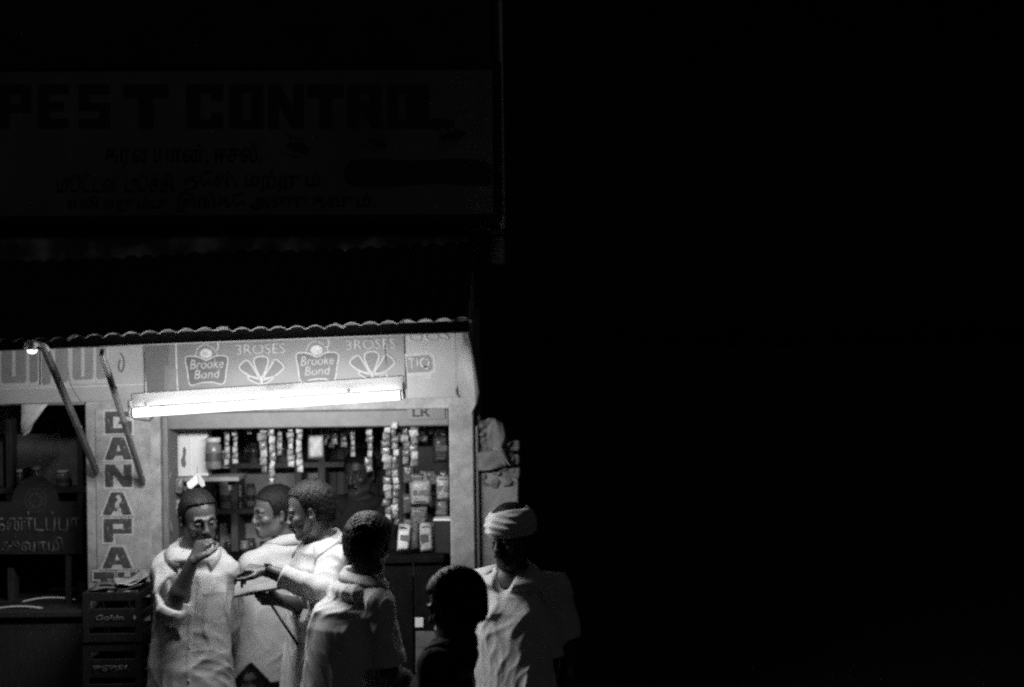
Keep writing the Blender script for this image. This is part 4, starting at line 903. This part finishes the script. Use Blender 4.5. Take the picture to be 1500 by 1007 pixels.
def person(J, label, skin=None, h=0.0045, hair=M_HAIR):
    """J: joints as world points. Builds body, hair, shirt, lower garment under one Empty at the feet."""
    R = np.array([J['pelvis'][0], J['pelvis'][1], 0.007]); g = lambda k: np.array(J[k][:], float) - R
    root = empty('person', R, label, 'person')
    s = J.get('size', 1.0); yb = J['yaw']; F = frame(J['hyaw'], J.get('hpitch', 0), J.get('hroll', 0)); FB = frame(yb)
    hc, nb, pel = g('head'), g('neck'), g('pelvis')
    shl = {k: g('sh_' + k) for k in 'LR'}; el = {k: g('el_' + k) for k in 'LR'}; wr = {k: g('wr_' + k) for k in 'LR'}
    pts = np.array([hc + 0.17, hc - 0.17, pel + .25, pel - .25] + [p for d in (shl, el, wr) for p in d.values()])
    lo, hi = pts.min(0) - 0.22, pts.max(0) + 0.22; lo[2] = -0.01
    mid = (shl['L'] + shl['R']) / 2
    lean = lambda t: pel + (mid - pel) * t
    v = Vol(lo, hi, h)
    # trunk
    v.ell(nb + (0, 0, -0.075), (FB[0], FB[1], np.array([0, 0, 1.0])), (0.08 * s, 0.115 * s, 0.07), 0.03)
    zz = [(pel[2] - 0.06, 0.0, 0.145, 0.095), (pel[2] + 0.1, 0.2, 0.13, 0.085), (pel[2] + 0.27, 0.6, 0.145, 0.095), (mid[2] - 0.03, 0.95, 0.135, 0.085), (mid[2] + 0.02, 1.0, 0.1, 0.06)]
    v.sections([(z, lean(t)[0], lean(t)[1], w * s, d_ * s, yb) for z, t, w, d_ in zz], 0.02)
    v.cone(nb + (0, 0, -0.03), hc + F[2] * -0.055 * s - F[0] * 0.02 * s, 0.058 * s, 0.052 * s, 0.03)
    for k in 'LR':
        v.cone(nb + (0, 0, -0.035), shl[k], 0.05 * s, 0.052 * s, 0.03); v.cone(shl[k], el[k], 0.048 * s, 0.038 * s, 0.02)
        v.cone(el[k], el[k] + (wr[k] - el[k]) * 0.35, 0.038 * s, 0.040 * s, 0.015); v.cone(el[k] + (wr[k] - el[k]) * 0.35, wr[k], 0.040 * s, 0.026 * s, 0.015)
        hd = J.get('hand_' + k)
        if hd: hand(v, wr[k], hd['d'], hd['n'], hd['thumb'], hd['curls'], hd.get('spread', 0.3), hd.get('tcurl', 0.5), s * hd.get('s', 1.0))
        else:
            dv = wr[k] - el[k]; dv /= np.linalg.norm(dv); sg = 1 if k == 'L' else -1
            hand(v, wr[k], dv, FB[1] * sg, -sg if k == 'L' else -sg, (0.35, 0.4, 0.45, 0.5), 0.2, 0.4, s)
        sg = 1 if k == 'L' else -1; hip = pel + FB[1] * 0.085 * sg * s + (0, 0, -0.05); kn = np.array([hip[0], hip[1], 0.48 * s]) + FB[0] * 0.03 + FB[1] * sg * 0.02; an = np.array([kn[0], kn[1], 0.085 * s]) - FB[0] * 0.04
        v.cone(hip, kn, 0.08 * s, 0.055 * s, 0.03); v.cone(kn, kn + (an - kn) * .35, 0.054 * s, 0.055 * s, 0.02); v.cone(kn + (an - kn) * .35, an, 0.055 * s, 0.036 * s, 0.02)
        toe = an + FB[0] * 0.15 * s; toe[2] = 0.026; hl = an - FB[0] * 0.03 * s; hl[2] = 0.034
        v.cone(an, hl, 0.036 * s, 0.03 * s, 0.02); v.cone(an - (0, 0, 0.03), toe, 0.04 * s, 0.022 * s, 0.02); v.cone(toe - FB[1] * 0.02, toe + FB[1] * 0.02, 0.021 * s, 0.019 * s, 0.015)
    head(v, hc, F, s, J.get('ears', True), J.get('nose', 1.0))
    obj('body', v.mesh('body'), skin or M_SKIN, root, smooth=True)
    # eyes
    f, l, u = F
    for b in (-1, 1):
        eb_ = bmesh.new(); bmesh.ops.create_uvsphere(eb_, u_segments=16, v_segments=10, radius=0.0108 * s)
        e = obj('eye', bm_mesh(eb_), M_EYE, root, hc + (f * 0.0773 + l * b * 0.031 - u * 0.0075) * s, smooth=True)
        ib = bmesh.new(); bmesh.ops.create_uvsphere(ib, u_segments=12, v_segments=8, radius=0.0056 * s)
        obj('iris', bm_mesh(ib), M_IRIS, e, (f * 0.0066 - l * b * 0.0) * s, smooth=True)
    if J.get('hairline', LINE):
        obj('hair', hair_mesh(hc, F, s, J.get('hthick', 0.012), J.get('hairline', LINE), 0.0042, J.get('seed', 1), J.get('quiff', 0), J.get('hrough', 0.004)), hair, root, smooth=True)
    for b in (-1, 1):
        tb = tube_bm([hc + (f * a + l * b * c + u * d_) * s for a, c, d_ in ((0.094, 0.013, 0.014), (0.095, 0.025, 0.020), (0.089, 0.038, 0.019), (0.080, 0.048, 0.013))], [0.003, 0.0042, 0.0036, 0.0018], 6)
        obj('eyebrow', bm_mesh(tb), hair, root, smooth=True)
    if J.get('moustache'):
        tb = tube_bm([hc + (f * a + l * c + u * d_) * s for a, c, d_ in ((0.084, -0.03, -0.074), (0.096, -0.018, -0.0655), (0.1025, -0.006, -0.0605), (0.1025, 0.006, -0.0605), (0.096, 0.018, -0.0655), (0.084, 0.03, -0.074))], [0.003, 0.0065, 0.0075, 0.0075, 0.0065, 0.003], 8)
        obj('moustache', bm_mesh(tb), hair, root, smooth=True)
    # shirt
    sh = J['shirt']; hs = 0.005; hem = sh['hem'] - R[2]
    lo2, hi2 = pts.min(0) - 0.2, pts.max(0) + 0.1; lo2[2] = hem - 0.05
    sv = Vol(lo2, hi2, hs); ez = sh.get('ease', 0.0)
    W = sh.get('w', 1.0) * s
    zz = [(hem, -0.1, 0.205, 0.16), (pel[2] + 0.02, 0.05, 0.19, 0.145), (pel[2] + 0.14, 0.3, 0.172, 0.13), (pel[2] + 0.3, 0.65, 0.172, 0.122), (mid[2] - 0.09, 0.9, 0.165, 0.115), (mid[2] - 0.02, 0.98, 0.14, 0.098), (mid[2] + 0.025, 1.0, 0.09, 0.06)]
    sv.sections([(z, lean(t)[0], lean(t)[1], w * W, d_ * W * sh.get('dep', 1.0), yb) for z, t, w, d_ in zz], 0.02, sh.get('e', 2.4))
    sv.ell(nb + (0, 0, -0.055), (FB[0], FB[1], np.array([0, 0, 1.0])), (0.105 * W, 0.13 * W, 0.05), 0.04)
    ends = []
    for k in 'LR':
        sv.cone(nb + (0, 0, -0.045), shl[k] + (0, 0, 0.002), 0.058 * s, 0.056 * s, 0.05)
        ln = sh['sleeve'][k]; sr = sh.get('sr', 1.0) * s
        e1 = shl[k] + (el[k] - shl[k]) * min(ln, 1.0)
        sv.cone(shl[k], e1, 0.058 * sr, 0.067 * sr, 0.04); end, dirn, er = e1, (el[k] - shl[k]), 0.068 * sr
        if ln > 1.0:
            e2 = el[k] + (wr[k] - el[k]) * (ln - 1.0); sv.cone(el[k], e2, 0.062 * sr, 0.048 * sr, 0.02); end, dirn, er = e2, wr[k] - el[k], 0.048 * sr
        ends.append((end, dirn / np.linalg.norm(dirn), er))
    X, Y, Z = sv.coords()
    amp, fq = sh.get('amp', 0.006), sh.get('freq', 1.0)
    sv.a = sv.a + np.minimum(fold_field(X, Y, Z, sh.get('seed', 3), amp, fq, sh.get('drape', 1.0), sh.get('tilt', 0.0)), 0.004).astype(np.float32)
    for end, dirn, er in ends:
        # rolled cuff, then hollow the opening
        if sh.get('roll', True): sv.cone(end - dirn * 0.03, end - dirn * 0.012, er + 0.004, er + 0.005, 0.004)
        sl_, X, Y, Z = sv.sl(end - 0.14, end + 0.14, 0.02)
        pd_ = (X - end[0]) * dirn[0] + (Y - end[1]) * dirn[1] + (Z - end[2]) * dirn[2]
        rad = np.sqrt(np.maximum((X - end[0]) ** 2 + (Y - end[1]) ** 2 + (Z - end[2]) ** 2 - pd_ ** 2, 0))
        near = (rad < er + 0.045)
        sv.a[sl_] = np.where(near, np.maximum(sv.a[sl_], pd_ + 0.002), sv.a[sl_])
        sv.cone(end - dirn * 0.035, end + dirn * 0.02, er - 0.009, er - 0.006, 0.003, 'sub')
    X, Y, Z = sv.coords()
    if 'hemfn' in sh: sv.a = np.maximum(sv.a, sh['hemfn'](X, Y, Z, FB, pel).astype(np.float32))
    nk = sh.get('neck', 0.066)
    sv.cone(nb + (0, 0, -0.03) - FB[0] * 0.005, nb + (hc - nb) * 0.8, nk * s, (nk + 0.02) * s, 0.006, 'sub')
    if sh.get('vee'):
        q = nb + FB[0] * 0.10 * s; sv.cone(q + (0, 0, -0.01), nb + FB[0] * 0.14 * s + (0, 0, -sh['vee']), 0.06 * s, 0.006, 0.01, 'sub')
    so = obj('shirt', sv.mesh('shirt', 1), sh['m'], root, smooth=True)
    if sh.get('collar', True):
        collar('collar', nb + np.array((0, 0, -0.012)) + FB[0] * sh.get('cf', 0.0), frame(yb, sh.get('cp', 0.12)), 0.064 * s, sh['m'], so, sh.get('open', 0.5), 0.028, 0.042, sh.get('tip', 0.022), sv)
    if sh.get('placket'):
        # button strip laid on the shirt front by dropping rays on the finished cloth
        from mathutils.bvhtree import BVHTree
        me = so.data; bv = BVHTree.FromPolygons([vv.co[:] for vv in me.vertices], [p.vertices[:] for p in me.polygons])
        px0, pz0, pz1 = sh['placket']; rows = []; bm = bmesh.new(); btn = []
        for i in range(60):
            z = pz0 + (pz1 - pz0) * i / 59; row = []
            for q in (-1, -0.4, 0.4, 1):
                cpt = lean(np.clip((z - pel[2]) / (mid[2] - pel[2]), 0, 1)); org = cpt + FB[0] * 0.5 + FB[1] * (px0 + q * 0.016); org[2] = z
                hit = bv.ray_cast(Vector(org), Vector(-FB[0]))
                if hit[0] is None: row = None; break
                row.append(hit[0] + Vector(FB[0]) * (0.0035 if abs(q) < 1 else -0.001))
                if q == 0.4 and i % 12 == 4: btn.append(hit[0] + Vector(FB[0]) * 0.004 - Vector(FB[1]) * 0.0064)
            if row: rows.append([bm.verts.new(p) for p in row])
        for i in range(len(rows) - 1):
            for j in range(3): bm.faces.new((rows[i][j], rows[i][j + 1], rows[i + 1][j + 1], rows[i + 1][j]))
        bmesh.ops.recalc_face_normals(bm, faces=bm.faces); obj('placket', bm_mesh(bm), sh['m'], so, smooth=True)
        if sh.get('pocket'):
            qx, qz0, qz1 = sh['pocket']; bp_ = bmesh.new(); G_ = []
            for i in range(9):
                z = qz0 + (qz1 - qz0) * i / 8; row = []
                for j in range(9):
                    cpt = lean(np.clip((z - pel[2]) / (mid[2] - pel[2]), 0, 1)); edge = i in (0,) or j in (0, 8); zz_ = z - (0.012 * (1 - abs(j - 4) / 4) if i == 0 else 0)
                    org = cpt + FB[0] * 0.5 + FB[1] * (qx + (j - 4) / 4 * 0.05); org[2] = zz_; hit = bv.ray_cast(Vector(org), Vector(-FB[0]))
                    row.append(bp_.verts.new((hit[0] if hit[0] else Vector(org - FB[0] * .4)) + Vector(FB[0]) * (-0.001 if edge else (0.0075 if i == 8 else 0.004))))
                G_.append(row)
            for i in range(8):
                for j in range(8): bp_.faces.new((G_[i][j], G_[i][j + 1], G_[i + 1][j + 1], G_[i + 1][j]))
            bmesh.ops.recalc_face_normals(bp_, faces=bp_.faces); obj('pocket', bm_mesh(bp_), sh['m'], so, smooth=True)
        for p in btn:
            b2 = lathe_bm([(0.0055, 0), (0.0055, 0.002), (0.004, 0.003)], 10); bo = obj('button', bm_mesh(b2), M_LID, so, p); bo.rotation_euler = Vector(FB[0]).to_track_quat('Z', 'Y').to_euler()
    # lower garment
    lg = J['lower']; lv = Vol(np.array([pel[0] - .34, pel[1] - .34, 0.0]), np.array([pel[0] + .34, pel[1] + .34, pel[2] + 0.16]), 0.008)
    if lg[0] == 'lungi':
        lv.sections([(0.10, pel[0], pel[1], 0.2, 0.17, yb), (0.5, pel[0], pel[1], 0.19, 0.16, yb), (pel[2], pel[0], pel[1], 0.165, 0.12, yb), (pel[2] + .1, lean(.2)[0], lean(.2)[1], 0.145, 0.1, yb)], 0.02)
    else:
        lv.sections([(pel[2] - .1, pel[0], pel[1], 0.16, 0.115, yb), (pel[2] + .1, lean(.2)[0], lean(.2)[1], 0.145, 0.1, yb)], 0.02)
        for sg in (-1, 1):
            hip = pel + FB[1] * 0.085 * sg * s + (0, 0, -0.06); kn = np.array([hip[0], hip[1], 0.48 * s]) + FB[0] * 0.03 + FB[1] * sg * 0.02; an = np.array([kn[0], kn[1], 0.09 * s]) - FB[0] * 0.03
            lv.cone(hip, kn, 0.095 * s, 0.078 * s, 0.03); lv.cone(kn, an, 0.078 * s, 0.07 * s, 0.03)
    X, Y, Z = lv.coords(); lv.a = np.maximum(lv.a + fold_field(X, Y, Z, 5 + sh.get('seed', 3), 0.005, 1.0, 2.0), 0.10 - Z).astype(np.float32)
    obj('lungi' if lg[0] == 'lungi' else 'trousers', lv.mesh('lower', 1), lg[1], root, smooth=True)
    return root, F, R, so
def rad(a): return math.radians(a)
def hv(a, b): return N(b) - N(a)

# --- 1: man at the left, hand raised to his mouth
D = 6.48
J1 = dict(head=P(291, 759, D - .02), neck=P(283, 797, D), pelvis=P(279, 975, D), yaw=rad(14), hyaw=rad(32), hpitch=rad(8), hroll=rad(-4),
  sh_R=P(241, 832, D - .03), el_R=P(251, 893, D - .16), wr_R=P(283, 822, D - .20),
  sh_L=P(328, 836, D + .03), el_L=P(330, 915, D + .14), wr_L=P(318, 988, D + .2), hthick=0.011, moustache=True, seed=1, hairline=HIGH,
  hand_R=dict(d=P(302, 786, D - .17) - P(283, 822, D - .20), n=Vector((-0.55, -0.75, 0.2)), thumb=1, curls=(0.75, 0.85, 0.9, 0.95), tcurl=0.6, spread=0.1),
  shirt=dict(m=M_CLOTHW2, hem=0.62, sleeve=dict(R=1.1, L=1.35), w=1.0, seed=21, amp=0.008, open=0.55, placket=(-0.012, 0.62, 1.33), pocket=(0.085, 1.06, 1.19), cp=0.15, tip=0.05), lower=('trousers', M_TROU))
person(J1, 'man in rolled sleeve white shirt raising a hand to his mouth', M_SKIND)

# --- 2: man with his back turned, looking left over his shoulder
D = 6.80
J2 = dict(head=P(402, 749, D), neck=P(424, 789, D + .03), pelvis=P(394, 955, D), yaw=rad(-150), hyaw=rad(-62), hpitch=rad(2), hroll=rad(6),
  sh_L=P(369, 828, D - .10), el_L=P(366, 905, D - .0), wr_L=P(370, 940, D + .2),
  sh_R=P(466, 806, D + .10), el_R=P(470, 890, D + .12), wr_R=P(445, 930, D + .25), hthick=0.008, seed=2, hrough=0.003, nose=0.96,
  shirt=dict(m=M_CLOTHW2, hem=0.66, sleeve=dict(R=1.3, L=1.3), w=0.98, seed=8, amp=0.004, freq=0.8, open=0.6,
     hemfn=lambda X, Y, Z, FB, pel: (0.718 + 0.10 * np.maximum(0, 1 - np.abs(X + 0.058) / 0.085) ** 0.85 - Z)), lower=('trousers', M_TROU))
person(J2, 'man seen from behind in untucked pale shirt, looking left over his shoulder', M_SKIN)

# --- 3: man in profile, gesturing over a booklet
D = 6.25
J3 = dict(head=P(455, 747, D), neck=P(474, 789, D + .01), pelvis=P(462, 985, D + .08), yaw=rad(-58), hyaw=rad(-88), hpitch=rad(10),
  sh_L=P(487, 820, D - .12), el_L=P(474, 868, D - .26), wr_L=P(392, 836, D - .26),
  sh_R=P(447, 822, D + .10), el_R=P(458, 893, D + .02), wr_R=P(413, 880, D - .10), hthick=0.012, moustache=True, seed=4, hairline=HIGH,
  hand_L=dict(d=Vector((-0.95, 0.0, 0.10)), n=Vector((-0.1, -0.25, 1)), thumb=-1, curls=((.55, .5, .3), (1.25, .2, .1), (1.3, .2, .1), (1.3, .25, .1)), spread=1.2, tcurl=0.35),
  hand_R=dict(d=Vector((-0.95, -0.1, 0.12)), n=Vector((0.05, -0.75, -0.7)), thumb=1, curls=(0.55, 0.6, 0.65, 0.7), spread=0.1, tcurl=0.2),
  shirt=dict(m=M_CLOTHW, hem=0.72, sleeve=dict(R=1.5, L=1.78), w=0.95, seed=14, amp=0.005, open=0.75, tip=0.05, cp=0.25, sr=0.95), lower=('trousers', M_LUNGI))
r3, F3, R3, s3 = person(J3, 'man in profile in white shirt pointing down at an open booklet', M_SKIN)

# --- 4: dark haired man with his back to us
D = 5.85
J4 = dict(head=P(540, 800, D), neck=P(530, 841, D + .01), pelvis=P(516, 1050, D + .02), yaw=rad(78), hyaw=rad(150), hpitch=rad(6),
  sh_L=P(480, 880, D + .15), el_L=P(484, 985, D + .2), wr_L=P(540, 1010, D + .26),
  sh_R=P(556, 884, D - .13), el_R=P(572, 985, D - .13), wr_R=P(622, 1012, D + .03), hthick=0.020, seed=6, quiff=0.03, hrough=0.005,
  shirt=dict(m=M_CLOTHG, hem=0.70, sleeve=dict(R=0.9, L=0.9), w=1.08, dep=1.5, seed=35, e=2.0, amp=0.009, freq=0.8, open=0.5, cp=0.1, drape=2.0), lower=('trousers', M_TROU))
person(J4, 'dark haired man in pale shirt with his back to the street', M_SKIND)

# --- 5: youth with a dark head in front of the counter
D = 4.75
J5 = dict(head=P(668, 888, D), neck=P(664, 936, D), pelvis=P(648, 1130, D), yaw=rad(-105), hyaw=rad(-112), hpitch=rad(10), size=0.94,
  sh_L=P(638, 978, D - .14), el_L=P(632, 1080, D - .16), wr_L=P(612, 1130, D - .1),
  sh_R=P(656, 978, D + .14), el_R=P(656, 1080, D + .16), wr_R=P(633, 1130, D + .14), hthick=0.018, seed=9,
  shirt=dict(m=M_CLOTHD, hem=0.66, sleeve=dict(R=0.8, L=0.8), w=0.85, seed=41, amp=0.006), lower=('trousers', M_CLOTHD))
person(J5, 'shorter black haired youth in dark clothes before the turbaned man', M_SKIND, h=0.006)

# --- 6: man in a head cloth
D = 6.08
TL = [(-0.13, 0.1), (0.0, 0.108), (0.1, 0.118)]
J6 = dict(head=P(749, 787, D), neck=P(752, 833, D + .02), pelvis=P(765, 1050, D), yaw=rad(-28), hyaw=rad(-40), hpitch=rad(4), hroll=rad(-3),
  sh_R=P(682, 858, D + .10), el_R=P(674, 960, D + .14), wr_R=P(700, 1040, D + .06),
  sh_L=P(812, 864, D - .02), el_L=P(834, 962, D + .02), wr_L=P(826, 1050, D - .06), hthick=0.022, moustache=True, seed=12, hairline=TL, hrough=0.005,
  shirt=dict(m=M_CLOTHW, hem=0.68, sleeve=dict(R=0.85, L=0.9), w=1.12, e=2.1, seed=52, amp=0.0085, freq=0.85, open=0.9, vee=0.16, tip=0.05, sr=1.15, cp=0.2, drape=1.6, roll=False), lower=('lungi', M_LUNGI))
r6, F6, R6, s6 = person(J6, 'man with a cloth wound round his head and open necked shirt', M_SKIND)
# the wound cloth
f, l, u = F6; hc = N(J6['head']) - R6; tv = Vol(hc - 0.17, hc + 0.17, 0.0042)
tv.ell(hc + f * -0.008 + u * 0.052, (f, l, u), (0.124, 0.103, 0.097), 0.0)
X, Y, Z = tv.coords(); a = (X - hc[0]) * f[0] + (Y - hc[1]) * f[1] + (Z - hc[2]) * f[2]; c = (X - hc[0]) * u[0] + (Y - hc[1]) * u[1] + (Z - hc[2]) * u[2]; b = (X - hc[0]) * l[0] + (Y - hc[1]) * l[1] + (Z - hc[2]) * l[2]
wv = c + 0.22 * b * np.sign(a + .02) * 0.6 + 0.012 * np.sin(a * 30)
tv.a = tv.a + 0.0065 * np.abs(np.sin(wv * 105)) - 0.004 + 0.003 * np.sin(b * 80 + a * 50)
tv.a = np.maximum(tv.a, np.maximum((0.008 - 0.10 * np.maximum(-a, 0) - c), c - 0.118 - 0.006 * np.sin(b * 40))).astype(np.float32)
obj('head_cloth', tv.mesh('cloth', 1), M_CLOTHG, r6, smooth=True)['label'] = 'pale folded cloth wound round the head'

# --- 7: shopkeeper in the dark of the shop
D = 7.75
J7 = dict(head=P(527, 693, D), neck=P(527, 729, D), pelvis=P(524, 880, D), yaw=rad(-8), hyaw=rad(-25), hpitch=rad(4),
  sh_R=P(482, 745, D), el_R=P(474, 820, D + .02), wr_R=P(485, 880, D - .12), sh_L=P(572, 745, D), el_L=P(582, 820, D + .02), wr_L=P(570, 880, D - .12), moustache=True, seed=15,
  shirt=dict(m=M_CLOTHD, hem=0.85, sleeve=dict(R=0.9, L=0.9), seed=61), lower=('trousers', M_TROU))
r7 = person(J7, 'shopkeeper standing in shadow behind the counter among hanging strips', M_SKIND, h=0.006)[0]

# ================================================================ THINGS HELD
bk_ = empty('booklet', P(378, 856, 6.08), 'open pale booklet held flat under the pointing hand', 'book')
Rb = Matrix.Rotation(rad(14), 3, 'X') @ Matrix.Rotation(rad(-8), 3, 'Y')
for nm, w, d_, t, ox, oz, m, ry in (('page_block', 0.20, 0.15, 0.006, 0.0, 0.0, M_PAPERD, 0.0), ('cover', 0.21, 0.16, 0.003, 0.0, -0.0055, M_BLACK, 0.0)):
    o = obj(nm, bm_mesh(box_bm(w, d_, t, 0.001)), m, bk_, (ox, 0, oz)); o.rotation_euler = (rad(16), rad(-9), rad(6))
wt = N(J3['wr_L']); wd = N(P(474, 868, D)) ; 
wa = empty('wristwatch', J3['wr_L'], 'dark strapped wristwatch on the pointing arm', 'watch')
dv = (N(J3['wr_L']) - N(J3['el_L'])); dv = Vector(dv).normalized(); qt = dv.to_track_quat('Z', 'Y')
ring = [(0.031 * math.cos(a), 0.028 * math.sin(a)) for a in np.linspace(0, 2 * PI, 25)]
wb = bmesh.new(); rr_ = []
for x, y in ring[:-1]: rr_.append([wb.verts.new((x * q, y * q, z)) for q, z in ((1, -.009), (1.07, -.009), (1.07, .009), (1, .009))])
for i in range(24):
    for j in range(4): wb.faces.new((rr_[i][j], rr_[i][(j + 1) % 4], rr_[(i + 1) % 24][(j + 1) % 4], rr_[(i + 1) % 24][j]))
bmesh.ops.recalc_face_normals(wb, faces=wb.faces); so_ = obj('strap', bm_mesh(wb), M_BLACK, wa); so_.rotation_euler = qt.to_euler()
fo = obj('case', bm_mesh(lathe_bm([(0.014, 0), (0.015, .002), (0.015, .007), (0.012, .009)], 16)), M_MET, wa, (0, -0.008, 0.03), (0.25, 0, 0))
st = tag(tube('walking_stick', [Vector((0, 0, 0)), P(437, 946, 6.0) - P(396, 884, 6.06)], 0.006, M_BLACK, None, 8, P(396, 884, 6.06)), 'thin dark stick slanting down from the lower hand', 'stick')

# ================================================================ RUBBLE OF THE BROKEN WALL
rv = Vol(np.array([x0 - .02, 6.9, 1.55]) - N(BW), np.array([x1 + .02, 7.25, 2.05]) - N(BW), 0.006); ra = random.Random(17)
for i in range(70):
    px = ra.uniform(697, 750); top_ = 606 if px < 735 else 606 + (px - 735) * 4.5; c_ = P(px, ra.uniform(top_ + 6, 712), 7.02) - BW
    fr3 = frame(ra.uniform(0, 6), ra.uniform(-.5, .5), ra.uniform(-.5, .5)); rv.ell(c_, fr3, (ra.uniform(.014, .034), ra.uniform(.02, .05), ra.uniform(.012, .024)), 0.006)
X, Y, Z = rv.coords(); rv.a = (rv.a + .0025 * np.sin(X * 190 + 3 * np.sin(Z * 90)) * np.sin(Z * 210) + .002 * np.sin(X * 320 + Z * 290)).astype(np.float32)
obj('rubble', rv.mesh('rubble'), M_BRICK, bwall)
